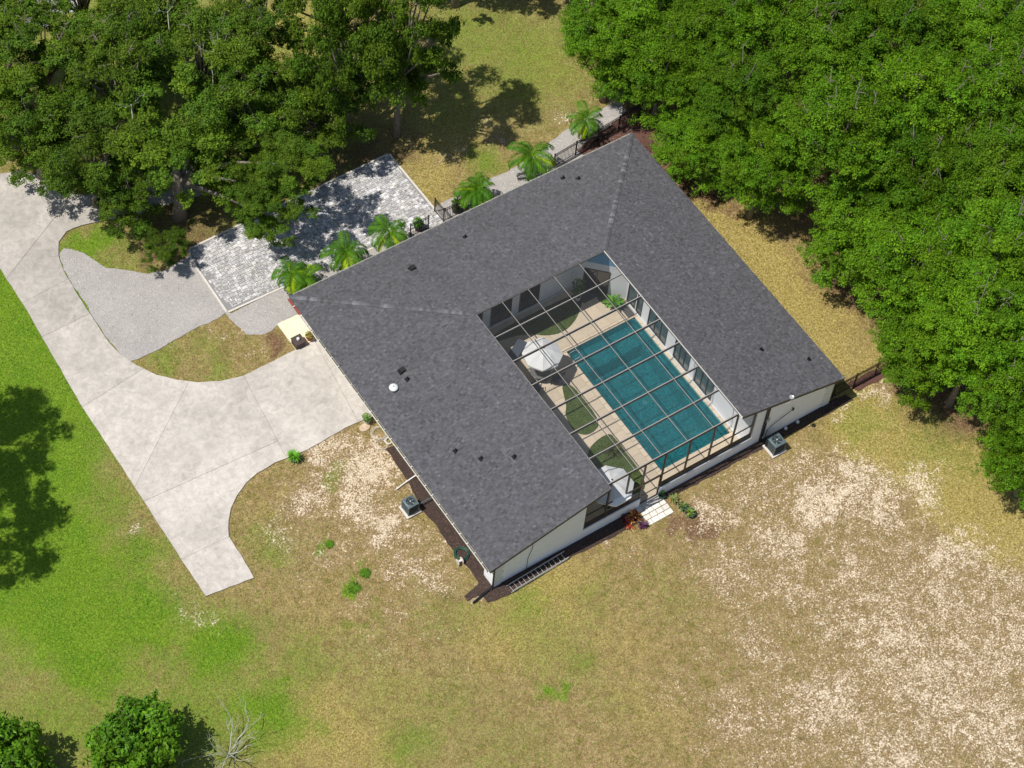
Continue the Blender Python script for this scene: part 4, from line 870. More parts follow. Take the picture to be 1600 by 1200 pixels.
for i in range(5):
    for j in range(7):
        x0 = CX0+(CX1-CX0)*i/5; x1 = CX0+(CX1-CX0)*(i+1)/5; y0 = CY0+(CY1-CY0)*j/7; y1 = CY0+(CY1-CY0)*(j+1)/7
        t = MB(); t.poly([(x0+.05, y1+.04, CZ-.012), (x1-.05, y1+.04, CZ-.012), (x1-.05, y0-.04, CZ-.012), (x0+.05, y0-.04, CZ-.012)]); t.build('screen_panel', M['screen'], cage)
# front wall of the cage
YF = YW1+.09
posts = [CI0+.16, 8.0, 9.3, 10.38, 11.79, 13.5, 15.2, 16.82, CI1+.04]
def topz(x): return CZ-.19 if CX0 <= x <= CX1 else HE+SL*min(x, A_-x, W_)-TH-.06
for k, x in enumerate(posts):
    pw = .03 if k in (0, 8) else .045; zb = KZ-.1 if not (k in (3, 4)) else .1
    t = MB(); t.box(x-pw, YF-.045, zb, x+pw, YF+.045, topz(x)); t.build('post', M['bronze'], cage)
def hrail(x0, x1, z, h=.05, mt='bronze'): t = MB(); t.box(x0, YF-.03, z-h/2, x1, YF+.03, z+h/2); t.build('rail', M[mt], cage)
for k in range(len(posts)-1):
    x0, x1 = posts[k]+.046, posts[k+1]-.046
    if k == 3:
        hrail(x0, x1, 2.3, .08)
        df = MB()
        for bx in ((x0+.01, YF-.02, .12, x0+.07, YF+.02, 2.24), (x1-.07, YF-.02, .12, x1-.01, YF+.02, 2.24), (x0+.07, YF-.02, .12, x1-.07, YF+.02, .22), (x0+.07, YF-.02, 2.16, x1-.07, YF+.02, 2.24), (x0+.07, YF-.02, 1.0, x1-.07, YF+.02, 1.07)): df.box(*bx)
        d = df.build('door', M['bronze'], cage)
        for z0, z1 in ((.22, 1.0), (1.07, 2.16)): t = MB(); t.poly([(x0+.07, YF, z0), (x1-.07, YF, z0), (x1-.07, YF, z1), (x0+.07, YF, z1)]); t.build('screen_panel', M['screen'], d)
        t = MB(); t.box(x1-.12, YF-.06, 1.0, x1-.08, YF-.02, 1.16); t.build('handle', M['alu'], d)
        t = MB(); t.poly([(x0, YF, 2.34), (x1, YF, 2.34), (x1, YF, topz(x1)), (x0, YF, topz(x0))]); t.build('screen_panel', M['screen'], cage)
        continue
    hrail(x0, x1, KZ-.07, .05); hrail(x0, x1, 2.25, .05)
    t = MB(); t.box(x0, YF-.012, KZ-.045, x1, YF+.012, 1.42); t.build('kick_plate', M['black'], cage)
    t = MB(); t.poly([(x0, YF, 1.42), (x1, YF, 1.42), (x1, YF, 2.225), (x0, YF, 2.225)]); t.build('screen_panel', M['screen'], cage)
    t = MB(); t.poly([(x0, YF, 2.275), (x1, YF, 2.275), (x1, YF, topz(x1)), (x0, YF, topz(x0))]); t.build('screen_panel', M['screen'], cage)
# ------------------------------------------------------------------ fences
fcount = 0
def fence(p0, p1, label, spans, h=1.25, gate=False):
    p0 = Vector((p0[0], p0[1], 0)); p1 = Vector((p1[0], p1[1], 0)); d = p1-p0; L_ = d.length
    e = empty('metal_gate' if gate else 'metal_fence', p0, label, 'gate' if gate else 'fence', 'black aluminium fences round the house', math.atan2(d.y, d.x))
    pm = MB(); pm.box(-.032, -.032, 0, .032, .032, h+.06); pm.box(-.045, -.045, h+.06, .045, .045, h+.09); pme = pm.mesh('post')
    for k in range(spans+1): link('post', pme, M['black'], e, (L_*k/spans, 0, 0))
    rm = MB(); rm.box(.033, -.018, 0, L_/spans-.033, .018, .035); rme = rm.mesh('rail')
    for k in range(spans):
        for z in (.12, h-.17, h): link('rail', rme, M['black'], e, (L_*k/spans, 0, z))
    km = MB(); km.box(-.011, -.011, 0, .011, .011, h-.19); kme = km.mesh('picket'); n = int(L_/.115)
    for k in range(1, n):
        x = k*L_/n
        if min(abs(x-L_*q/spans) for q in range(spans+1)) > .05: link('picket', kme, M['black'], e, (x, 0, .156))
    return e
Fy = .55
fence(G(865, 262), G(999, 183), 'long black picket fence along the gravel strip behind the top roof corner', 4)
fence(G(999, 183), G(1004, 176), 'short dark fence end under the oak at the top roof corner', 1)
fence(G(679, 331), G(693, 347), 'open black gate at the upper right corner of the paver patio', 1, 1.25, True)
fence(G(693, 347), G(722, 333), 'short black fence in front of the potted shrub beside the patio gate', 1)
fence(G(722, 333), G(733, 350), 'short black fence return running to the back eave', 1)
fence(G(641, 371), G(669, 358), 'short black fence panel left of the patio gate opening', 1)
fence(G(1300, 622), G(1400, 568), 'black picket fence running from the right house corner under the oaks', 3)

# ------------------------------------------------------------------ air conditioners
def ac(loc, rzz, s, h, label):
    e = empty('air_conditioner', loc, label, 'air conditioner', 'outdoor air conditioner units', rzz)
    b = MB(); q = s/2; c = .08
    oct_ = [(-q+c, -q), (q-c, -q), (q, -q+c), (q, q-c), (q-c, q), (-q+c, q), (-q, q-c), (-q, -q+c)]
    b.prism([(x*.96, y*.96) for x, y in oct_], .05, h-.06); b.build('cabinet', M['acdark'], e)
    for k in range(9):
        z = .08+k*(h-.18)/9; b = MB(); b.prism(oct_, z, z+.022); b.build('louver', M['acgrey'] if k % 2 else M['acdark'], e)
    for sx, sy in ((-1, -1), (1, -1), (1, 1), (-1, 1)):
        b = MB(); b.tube([(sx*(q-.03), sy*(q-.03), .0), (sx*(q-.03), sy*(q-.03), h-.06)], .04, 6); b.build('corner_post', M['acgrey'], e)
    b = MB(); n = 24; r = q*.74
    rg = [(r*math.cos(2*math.pi*k/n), r*math.sin(2*math.pi*k/n)) for k in range(n)]
    def sq(k):
        a = 2*math.pi*k/n; m_ = max(abs(math.cos(a)), abs(math.sin(a))); x, y = q*1.02*math.cos(a)/m_, q*1.02*math.sin(a)/m_; return (max(min(x, q), -q)*.985, max(min(y, q), -q)*.985)
    for k in range(n):
        j = (k+1) % n; s0, s1 = sq(k), sq(j); b.poly([(*s0, h-.03), (*s1, h-.03), (*rg[j], h), (*rg[k], h)]); b.poly([(*s0, h-.09), (*s1, h-.09), (*s1, h-.03), (*s0, h-.03)]); b.poly([(*rg[k], h), (*rg[j], h), (*rg[j], h-.12), (*rg[k], h-.12)])
    b.build('top_cover', M['acgrey'], e)
    for k in range(5): rr = r*(k+1)/5.2; b = MB(); b.tube([(rr*math.cos(2*math.pi*t/20), rr*math.sin(2*math.pi*t/20), h+.005+.03*(1-(k/5)**2)) for t in range(21)], .006, 4); b.build('guard_ring', M['acgrey'], e)
    for k in range(5):
        a = k*2*math.pi/5; b = MB(); b.poly([(.05*math.cos(a), .05*math.sin(a), h-.06), (r*.9*math.cos(a-.3), r*.9*math.sin(a-.3), h-.09), (r*.92*math.cos(a+.35), r*.92*math.sin(a+.35), h-.05)]); b.build('fan_blade', M['aclight'], e)
    b = MB(); b.lathe([(r*.22, .02), (r*.16, .05), (.001, .06)], 14, (0, 0, h)); b.build('hub', M['aclight'], e)
c1 = G(641, 790, .45); c2 = G(1212, 694, .5)
for (c, rr, s, h, lb, ps) in ((c1, .03, .72, .82, 'dark slate air conditioner on the pale pad left of the house', .95), (c2, .0, .82, .88, 'slate blue air conditioner beside the white gable wall on the right', 1.02)):
    b = MB(); b.box(-ps/2, -ps/2, 0, ps/2, ps/2, .08); o = b.build('concrete_pad', M['padconc'], loc=(c.x, c.y, .01)); tag(o, 'pale square pad carrying the '+('left' if c is c1 else 'right')+' air conditioner', 'pad')
    ac((c.x, c.y, .09), rr, s, h, lb)
b = MB(); b.tube([(c1.x+.4, c1.y-.1, .25), (c1.x+.7, c1.y-.1, .3), (.95, c1.y-.1, .3), (1.17, c1.y-.1, .5)], .035, 6); o = b.build('refrigerant_line', M['acgrey']); tag(o, 'insulated pipe from the left air conditioner to the wall', 'pipe')
b = MB(); b.tube([(19.4, YW1-.06, .05), (19.36, YW1-.08, .9), (19.6, YW1-.1, 1.3), (20.2, YW1-.1, 1.55), (21.1, YW1-.1, 1.9)], .022, 6); b.tube([(21.1, YW1-.1, 1.8), (21.1, YW1-.1, 2.0)], .06, 8); o = b.build('wall_hose', M['acdark']); tag(o, 'dark curved pipe on the white wall above the right air conditioner', 'pipe')
for i, (px, py) in enumerate(((1227, 668), (1245, 657))):
    c = G(px, py, .1); b = MB(); b.lathe([(.10, 0), (.10, .10), (.07, .16), (.001, .17)], 12); o = b.build('pipe_cap', M['potwhite'], loc=(c.x, min(c.y, YW1-.15), .02)); tag(o, ['small white cap at the wall foot nearest the right air conditioner', 'small white cap at the wall foot farther along the right gable'][i], 'pipe cap', 'white caps at the wall foot')

# ------------------------------------------------------------------ ladder
la = G(797, 925); lb_ = G(885, 872); d = (lb_-la); L_ = d.length
lad = empty('ladder', (la.x, la.y+.12, .08), 'aluminium extension ladder lying on the mulch along the left gable wall', 'ladder', rz=math.atan2(d.y, d.x))
wd = .48
for sy in (-wd/2, wd/2):
    for zz in (0, .07): b = MB(); b.box(0+zz*2, sy*(1-zz)-.015, zz, L_+zz, sy*(1-zz)+.015, zz+.06); b.build('rail', M['alu'], lad)
for k in range(13): b = MB(); b.tube([(.15+k*(L_-.3)/12, -wd/2, .03), (.15+k*(L_-.3)/12, wd/2, .03)], .017, 6); b.build('rung', M['alu'], lad)

# drain pipe, hoses, box
b = MB(); b.tube([(.55, -21.25, .12), (.2, -21.33, .07), (-1.0, -21.55, .07)], .075, 8); o = b.build('drain_pipe', M['black']); tag(o, 'black drain pipe laid on the mulch at the lower roof corner', 'pipe')
def coil(px, py, r, n, m, name, label, cat, tr=.016):
    c = G(px, py); pts = []
    for k in range(n*18): a = k*2*math.pi/18; rr = r*(1+.12*math.sin(k*.21)); pts.append((c.x+rr*math.cos(a)+.05*math.sin(k*.07), c.y+rr*math.sin(a)+.05*math.cos(k*.05), .03+k*.0012))
    b = MB(); b.tube(pts, tr, 5); o = b.build(name, m); tag(o, label, cat, 'garden hoses along the left eave'); return o
coil(592, 678, .42, 3, M['hosewhite'], 'garden_hose', 'largest loose coil of pale hose near the driveway pot', 'hose')
coil(596, 696, .32, 2, M['hosewhite'], 'garden_hose', 'small pale hose coil below the largest coil', 'hose', .012)
coil(607, 690, .2, 3, M['hosewhite'], 'garden_hose', 'tight pale hose ring touching the gutter shadow', 'hose', .03)
coil(721, 866, .38, 5, M['hosegreen'], 'garden_hose', 'dark green hose coil on the mulch by the left wall', 'hose', .02)
rl = empty('hose_reel', (*G(718, 880)[:2], .02), 'pale hose reel holder beside the dark green hose coil', 'hose reel')
for sx in (-.14, .14): b = MB(); b.lathe([(.001, -.015), (.19, -.015), (.19, .015), (.001, .015)], 16); o = b.build('side_disc', M['hosewhite'], rl, loc=(sx, 0, .22)); o.rotation_euler = (0, math.pi/2, 0)
b = MB(); b.tube([(-.14, 0, .22), (.14, 0, .22)], .07, 10); b.build('drum', M['potwhite'], rl)
for sx in (-.17, .17): b = MB(); b.tube([(sx, -.18, 0), (sx, 0, .24), (sx, .18, 0)], .014, 5); b.build('stand', M['alu'], rl)
for (px, py, r, lab) in ((570, 668, .35, 'round pale flagstone at the driveway end'),):
    c = G(px, py); b = MB(); b.lathe([(r, 0), (r*.95, .05), (r*.7, .07), (.001, .075)], 11); o = b.build('flat_stone', M['sandrock'], loc=(c.x, c.y, .0)); o.scale = (1, .75, 1); tag(o, lab, 'stone')
bx = empty('storage_box', (*G(466, 535, .25)[:2], .06), 'dark brown square box with a white lantern on the entry slab', 'box', rz=.02)
b = MB(); b.box(-.3, -.3, 0, .3, .3, .42); b.build('body', M['boxbrown'], bx); b = MB(); b.box(-.33, -.33, .42, .33, .33, .47); b.build('lid', M['boxbrown'], bx)
b = MB(); b.lathe([(.001, 0), (.09, 0), (.1, .12), (.06, .18), (.001, .19)], 12); o = b.build('lantern', M['potwhite'], loc=(bx.location.x, bx.location.y, .535)); tag(o, 'small white lantern on top of the brown box', 'lantern')

# ------------------------------------------------------------------ trees
def leafquads(P_, Nn, size, tint, rngl, jitter=.6):
    n = len(P_); nv = Nn+rngl.normal(0, jitter, (n, 3)); nv /= np.linalg.norm(nv, axis=1, keepdims=True)
    a = np.cross(nv, rngl.normal(0, 1, (n, 3))); a /= np.linalg.norm(a, axis=1, keepdims=True); b = np.cross(nv, a)
    s = size*rngl.uniform(.6, 1.3, (n, 1))
    V = np.stack([P_-a*s, P_+b*s*.5, P_+a*s, P_-b*s*.5], 1).reshape(-1, 3)
    return V
def mesh_from(V, tintf, name, mtl):
    n = len(V)//4; me = bpy.data.meshes.new(name); me.vertices.add(len(V)); me.vertices.foreach_set('co', V.astype(np.float32).ravel())
    me.loops.add(len(V)); me.loops.foreach_set('vertex_index', np.arange(len(V), dtype=np.int32)); me.polygons.add(n); me.polygons.foreach_set('loop_start', (np.arange(n)*4).astype(np.int32)); me.update(calc_edges=True)
    a = me.color_attributes.new('tint', 'FLOAT_COLOR', 'POINT'); c = np.ones((len(V), 4), np.float32); c[:, :3] = np.repeat(tintf, 4, axis=0); a.data.foreach_set('color', c.ravel())
    me.materials.append(mtl); return me
def crown(seed, R=1.0, Hh=.55, nc=46, leaves=16000, ls=.03, mtl=None, sparse=0.0, lobe=(.16, .30), drop=.8):
    """crown of unit radius, centred at the origin; clumps spread through a flattened dome. Returns mesh and clump centres"""
    r = np.random.default_rng(seed); C = []; tries = 0
    shape = [1+r.uniform(-.16, .16) for _ in range(9)]
    while len(C) < nc and tries < 5000:
        tries += 1; a = r.uniform(0, 2*math.pi); rad = math.sqrt(r.random())*.86; k = a/(2*math.pi)*9; i = int(k); f = k-i; sh_ = shape[i % 9]*(1-f)+shape[(i+1) % 9]*f
        rad *= sh_; zt = math.sqrt(max(0, 1-(rad/1.0)**2))*Hh; z = zt-(r.random()**1.5)*(zt+Hh*.9)*drop-.08
        rr = r.uniform(*lobe)*(1.1-.35*rad); c = np.array([rad*math.cos(a), rad*math.sin(a), z])
        if all(np.linalg.norm(c-q[0]) > (rr+q[1])*.66 for q in C): C.append((c, rr))
    tot = sum(q[1]**2 for q in C); VP = []; VN = []; TT = []
    for c, rr in C:
        m = int(leaves*rr*rr/tot); ns_ = r.integers(20, 34)
        # ragged twig tufts spread through the upper side of the clump
        sub = r.normal(0, 1, (ns_, 3)); sub /= np.linalg.norm(sub, axis=1, keepdims=True); sub[:, 2] = np.where((sub[:, 2] < -.1) & (r.random(ns_) < .7), -sub[:, 2], sub[:, 2])
        sub *= r.uniform(.45, 1.22, (ns_, 1))*np.array([1.15, 1.15, .62]); w_ = r.uniform(.4, 1.6, ns_); which = r.choice(ns_, m, p=w_/w_.sum()); off = r.normal(0, 1, (m, 3))*r.uniform(.11, .26, (ns_, 1))[which]*np.array([1, 1, .6])
        p = c+(sub[which]+off)*rr; VP.append(p); dvec = off/np.linalg.norm(off, axis=1, keepdims=True); VN.append(dvec*.7+sub[which]*.5+np.array([-.3, 0, .75])); h = r.uniform(.86, 1.14); hue = r.uniform(-.09, .12)
        tw = r.uniform(.8, 1.22, ns_)[which][:, None]; h = h*tw
        t = r.uniform(.62, 1.38, (m, 1))*h*np.array([[1+hue, 1, 1-hue]]); yl = r.random(m) < .03; t[yl] *= np.array([1.9, 1.45, 1.3]); TT.append(t)
    P_ = np.concatenate(VP); Nn = np.concatenate(VN); Tt = np.concatenate(TT)
    if sparse: k = r.random(len(P_)) > sparse; P_, Nn, Tt = P_[k], Nn[k], Tt[k]
    return mesh_from(leafquads(P_, Nn, ls, None, r), Tt, 'crown', mtl), C
def trunkmesh(C, Hc, seed, name='trunk', tr=.055, nb=14, twig=False):
    """trunk from z=-Hc (ground) to the clumps; unit crown scale"""
    r = random.Random(seed); b = MB(); fork = -Hc*.55; b.tube([(r.uniform(-.03, .03), r.uniform(-.03, .03), -Hc-.02), (0, 0, -Hc*.8), (.01, 0, fork)], [tr*1.5, tr, tr*.85], 8)
    cs = sorted(C, key=lambda q: -q[1]); cs = cs[:nb]
    for c, rr in cs:
        c = Vector(c); m1 = Vector((c.x*.35, c.y*.35, fork+(c.z-fork)*.45))+Vector((r.uniform(-.05, .05), r.uniform(-.05, .05), 0)); m2 = Vector((c.x*.75, c.y*.75, fork+(c.z-fork)*.8))+Vector((r.uniform(-.05, .05), r.uniform(-.05, .05), 0))
        e = c+Vector((r.uniform(-.5, .5), r.uniform(-.5, .5), r.uniform(-.2, .75)))*rr
        b.tube([(0, 0, fork-.02), m1, m2, e], [tr*.55, tr*.36, tr*.22, tr*.06], 5)
        for _ in range(3 if not twig else 5):
            q = m2.lerp(e, r.random()); g_ = q+Vector((r.uniform(-1, 1), r.uniform(-1, 1), r.uniform(-.4, .6))).normalized()*rr*r.uniform(.5, 1.0); b.tube([q, (q+g_)/2+Vector((0, 0, .02)), g_], [tr*.13, tr*.09, tr*.03], 4)
    return b.mesh(name, smooth=True)
HC = 1.45
protoA = [crown(s, leaves=72000, nc=70, ls=.0195, mtl=M['leafA'], Hh=.82, lobe=(.15, .30)) for s in (101, 102, 103, 104)]
protoB = [crown(s, leaves=42000, nc=40, ls=.0195, mtl=M['leafB'], Hh=.7, lobe=(.12, .25), drop=1.0) for s in (201, 202, 203, 204)]
protoC = [crown(301, leaves=9000, nc=38, ls=.055, mtl=M['leafC'], Hh=.75, lobe=(.2, .32))]
tA = [trunkmesh(p[1], HC, 500+i) for i, p in enumerate(protoA)]; tB = [trunkmesh(p[1], HC, 600+i, twig=True, nb=20) for i, p in enumerate(protoB)]
tC = [trunkmesh(protoC[0][1], 1.0, 700)]
def tree(px, py, R, zc_, protos, trunks, k, label, group, name='oak_tree', hc=HC, xy=None, zs=1.0):
    c = G(px, py, zc_) if xy is None else Vector((*xy, 0)); e = empty(name, (c.x, c.y, 0), label, 'tree', group); a = R_.uniform(0, 6.28)
    o = bpy.data.objects.new('crown', protos[k][0]); col.objects.link(o); o.parent = e; o.location = (0, 0, zc_); o.scale = (R, R, R*zs); o.rotation_euler = (0, 0, a)
    t = bpy.data.objects.new('trunk', trunks[k]); col.objects.link(t); t.parent = e; t.location = (0, 0, zc_)
    if not trunks[k].materials: trunks[k].materials.append(M['bark'])
    # the trunk is modelled hc radii deep: stretch it to reach the ground
    t.scale = (R, R, zc_/hc); t.rotation_euler = (0, 0, a)
    return e
FG = 'oaks of the wood on the right'; LG = 'oaks on the upper left'
forest = [(1085, 226, 3.0, 3.8, 'oak whose crown almost touches the top roof corner'), (1155, 145, 3.6, 7, 'oak standing just up and right of the top roof corner tree'), (1190, 262, 3.5, 4.6, 'oak overhanging the grass strip beside the upper right eave'),
 (1290, 80, 4.3, 7.5, 'upper middle oak of the wood, left of the gap with bare branches'), (1315, 205, 4.4, 7.5, 'oak in the wood with bare branches showing at its lower edge'), (1405, 50, 4.3, 7.5, 'oak on the top edge of the photo, second row of the wood'), (1440, 160, 4.3, 7.5, 'oak in the middle of the upper wood'),
 (1520, 40, 4.2, 7.5, 'oak near the pale clearing at the top right'), (1570, 150, 4.4, 7.5, 'oak on the right edge below the pale clearing'), (1430, 285, 4.3, 7.5, 'oak in the centre of the wood'), (1545, 280, 4.3, 7.5, 'oak on the right edge, level with the roof peak corner'), (1345, 372, 4.1, 5.2, 'big lobed oak beside the middle of the right eave, casting shade on the strip'),
 (1440, 420, 4.1, 7, 'oak behind the big lobed oak at the middle of the wood'), (1555, 400, 4.2, 7.5, 'oak on the right edge at mid height'), (1445, 540, 3.7, 4.6, 'oak overhanging the fence at the right house corner'), (1530, 520, 4.0, 6.8, 'oak behind the fence oak near the right edge'), (1590, 610, 3.6, 6, 'oak with its crown reaching over the yellow lawn at the right edge'),
 (1615, 715, 3.4, 4.0, 'lowest oak of the wood on the right edge'), (1100, 50, 3.6, 7.0, 'oak standing by the brown clearing at the top'), (955, 62, 4.2, 5.6, 'separate oak at the top above the row of palms'), (1035, 110, 3.7, 6, 'oak between the separate top oak and the wood'), (1200, 30, 4.0, 7, 'oak on the top edge left of the wood'),
 (1640, 330, 4.3, 7.5, 'oak cut by the right edge beside the centre of the wood'), (1660, 500, 4.3, 7, 'oak mostly beyond the right edge at mid height'), (1640, 80, 4.2, 7.5, 'oak mostly beyond the upper right corner'), (1010, -40, 4.0, 7, 'oak mostly beyond the top edge, over the separate oak'), (1330, -30, 4.2, 7.5, 'oak mostly beyond the top edge over the wood'), (1120, -60, 4.0, 7.5, 'oak beyond the top edge behind the brown clearing'), (1500, -60, 4.2, 7.5, 'oak beyond the top edge at the right'), (1365, 285, 2.6, 6.2, 'smaller low oak filling the gap in the centre of the wood'), (1485, 340, 2.6, 6.0, 'smaller low oak between the centre oaks and the right edge')]
for i, (px, py, R, z, lab) in enumerate(forest): tree(px, py, R*.82, z+R_.uniform(-1.1, .8), protoA, tA, i % 4, lab, FG)
left = [(275, 222, 4.6, 5.4, 'big oak over the round trunk beside the paver patio'), (140, 235, 3.9, 5.2, 'oak overhanging the driveway on the left'), (50, 190, 3.9, 5.2, 'oak at the left edge above the driveway'), (180, 110, 4.2, 7, 'oak with olive crown in the upper left'), (60, 70, 3.9, 7, 'oak near the pale road at the upper left corner'), (310, 80, 4.2, 7, 'oak with bleached bare branches at the upper left'),
 (395, 155, 3.9, 5.8, 'oak right of the tree with bleached branches'), (500, 165, 3.7, 4.6, 'dark shaded oak above the patio'), (400, 40, 3.4, 7, 'oak at the top edge left of the yellow path'), (258, 385, 1.6, 1.8, 'small bushy oak at the corner between gravel and patio'),
 (205, 305, 2.7, 3.0, 'low oak lobe above the grass tongue by the driveway'), (220, 5, 3.8, 7, 'oak on the top edge in the upper left'), (0, 20, 3.6, 7, 'oak cut by the upper left corner'), (-20, 120, 3.6, 6.5, 'oak cut by the left edge above the driveway'), (362, 250, 3.0, 3.6, 'oak between the big trunk and the low patio oak'), (120, -40, 3.4, 7, 'oak beyond the top edge beside the pale road')]
LT = [tree(px, py, R*.93, z, protoB, tB, i % 4, lab, LG) for i, (px, py, R, z, lab) in enumerate(left)]
for i, (px, py, R, z, lab) in enumerate([(540, 72, 3.9, 8.0, 'tall feathery oak at the top, left of the shaded lawn'), (625, 40, 3.8, 10.0, 'tall feathery oak on the top edge beside the shaded lawn'), (520, -30, 3.6, 8, 'oak beyond the top edge at the yellow path'), (720, -150, 4, 9, 'tall oak beyond the top edge shading the lawn'), (850, -150, 3.6, 8, 'oak beyond the top edge over the lawn shadow')]): tree(px, py, R, z, protoB, tB, (i+1) % 4, lab, 'tall oaks at the top edge', zs=1.9)
# trees beyond the left edge whose shadows lie on the lawn
for i, (px, py, R, z, lab) in enumerate([(-262, 535, 4.3, 12, 'tall oak beyond the left edge, upper caster of the lawn shadow'), (-272, 700, 4.6, 12, 'tall oak beyond the left edge, lower caster of the lawn shadow')]): tree(px, py, R, z, protoB, tB, i, lab, 'tall oaks beyond the left edge')
tree(218, 1158, 2.55, 2.0, protoC, tC, 0, 'round bright green citrus-like tree beside the dead shrub at the bottom', 'round trees on the lower lawn', 'round_tree', 1.0)
tree(6, 1188, 2.4, 1.9, protoC, tC, 0, 'round green tree cut by the lower left corner', 'round trees on the lower lawn', 'round_tree', 1.0)
# the big oak's own thick trunk, standing where the photograph shows it
tk = G(281, 338); b = MB(); b.tube([(0, 0, -.05), (.05, .03, 1.2), (.15, .2, 3.0), (.2, .5, 5.5)], [.5, .36, .32, .2], 10); b.tube([(.1, .1, 2.4), (-.8, .5, 4.2), (-1.6, 1.2, 6)], [.22, .16, .08], 7); b.tube([(.1, .1, 2.6), (1.1, .5, 4.4), (1.8, 1.4, 6.2)], [.22, .16, .08], 7)
for ch in list(LT[0].children):
    if ch.name.startswith('trunk'): bpy.data.objects.remove(ch)
b.build('trunk', M['bark'], LT[0], smooth=True, loc=(tk.x-LT[0].location.x, tk.y-LT[0].location.y, 0))
for k, (px, py, R, z) in enumerate(((460, 262, 2.5, 6.0), (418, 340, 2.0, 4.6), (385, 290, 2.0, 5.0))):   # limbs of the same oak reaching over the pavers
    c = G(px, py, z)-LT[0].location; t0 = tk-LT[0].location
    o = bpy.data.objects.new('crown', protoB[k+1][0]); col.objects.link(o); o.parent = LT[0]; o.location = (c.x, c.y, z); o.scale = (R, R, R*1.1); o.rotation_euler = (0, 0, k*2.1)
    b = MB(); b.tube([(t0.x+.2, t0.y+.2, 3.2), ((t0.x+c.x)/2, (t0.y+c.y)/2+.4, max(z-.6, 3.9)), (c.x, c.y, z+.3)], [.17, .12, .04], 7); b.build('limb', M['bark'], LT[0], smooth=True)

# bleached bare branches poking out of the upper left crowns, and the dead shrub
def deadtree(px, py, base_z, n, L_, seed, name, label, rb=.05, zr_=.9):
    c = G(px, py, base_z); r = random.Random(seed); b = MB()
    def br(p, d, l, rad, dep):
        pts = [p]; q = p
        for k in range(4): d = (d+Vector((r.uniform(-.28, .28), r.uniform(-.28, .28), r.uniform(-.14, .2)))).normalized(); q = q+d*l/4; pts.append(q)
        b.tube(pts, [rad*(1-.18*k) for k in range(5)], 5)
        if dep:
            for k in range(3 if dep > 1 else 4): s = pts[r.randrange(1, 5)]; br(s, (d+Vector((r.uniform(-.8, .8), r.uniform(-.8, .8), r.uniform(-.3, .5)))).normalized(), l*r.uniform(.4, .7), rad*.5, dep-1)
    b.tube([(0, 0, -base_z), (0, 0, .1)], [rb*1.6, rb], 6)
    for k in range(n): a = k*6.283/n+r.uniform(-.3, .3); br(Vector((0, 0, 0)), Vector((math.cos(a), math.sin(a), r.uniform(.2, zr_))).normalized(), L_*r.uniform(.6, 1.1), rb*r.uniform(.5, .8), 2)
    o = b.build(name, M['deadwood'], smooth=True, loc=(c.x, c.y, base_z)); tag(o, label, 'dead tree', 'bleached dead trees')
deadtree(358, 1178, .35, 9, 1.9, 5, 'dead_shrub', 'leafless bleached shrub beside the round green tree', .05, .9)
for i, (px, py, z, lab) in enumerate(((330, 85, 8.3, 'bare bleached tree top among the upper left oaks'), (262, 20, 8.3, 'forked bare pale tree top near the top edge'), (205, 165, 7.6, 'bare pale snag beside the yellow-green gap'))):
    deadtree(px, py, z, 2, 1.2, 20+i, 'dead_tree', lab, .03, 1.0)
# ------------------------------------------------------------------ palms
def frondmesh(seed, L_=1.5, up=1.0, yellow=False):
    r = random.Random(seed); b = MB(); n = 26; p = Vector((0, 0, 0)); el = up; pts = [p]; dirs = []
    for k in range(n): dd = Vector((math.cos(el), 0, math.sin(el))); p = p+dd*L_/n; pts.append(p); dirs.append(dd); el -= 1.9/n*(1+.6*k/n)
    base = r.choice([(1, 1, 1), (.75, .85, 1), (1.3, 1.15, 1)]) if not yellow else (4.2, 2.4, .8)
    b.tube([pts[0], pts[7], pts[14], pts[21], pts[-1]], [.022, .017, .012, .008, .003], 4, (1.6, 1.3, 1.2))
    for k in range(2, n):
        u = k/n; ll = .44*math.sin(math.pi*(.18+.78*u))*r.uniform(.85, 1.1)*L_/1.5
        for s in (-1, 1):
            q = pts[k]; d = dirs[k-1]*.62+Vector((0, s*.85, -.28+r.uniform(-.12, .12))); d.normalize(); wv = dirs[k-1].cross(d).cross(d).normalized()*.03; t = r.uniform(.75, 1.25); m_ = q+d*ll*.5; e = q+d*ll+Vector((0, 0, -.10*ll/.4))
            b.poly([q, m_-wv*.8, e, m_+wv*.8], tuple(c*t for c in base))
    return b.mesh('frond', tint=True)
fr_up = [frondmesh(i, 1.5, .95) for i in range(3)]; fr_mid = [frondmesh(10+i, 1.55, .45, yellow=(i == 4)) for i in range(5)]; fr_lo = [frondmesh(20+i, 1.3, -.1, yellow=(i == 0)) for i in range(3)]
PG = 'small palms along the gravel strip'
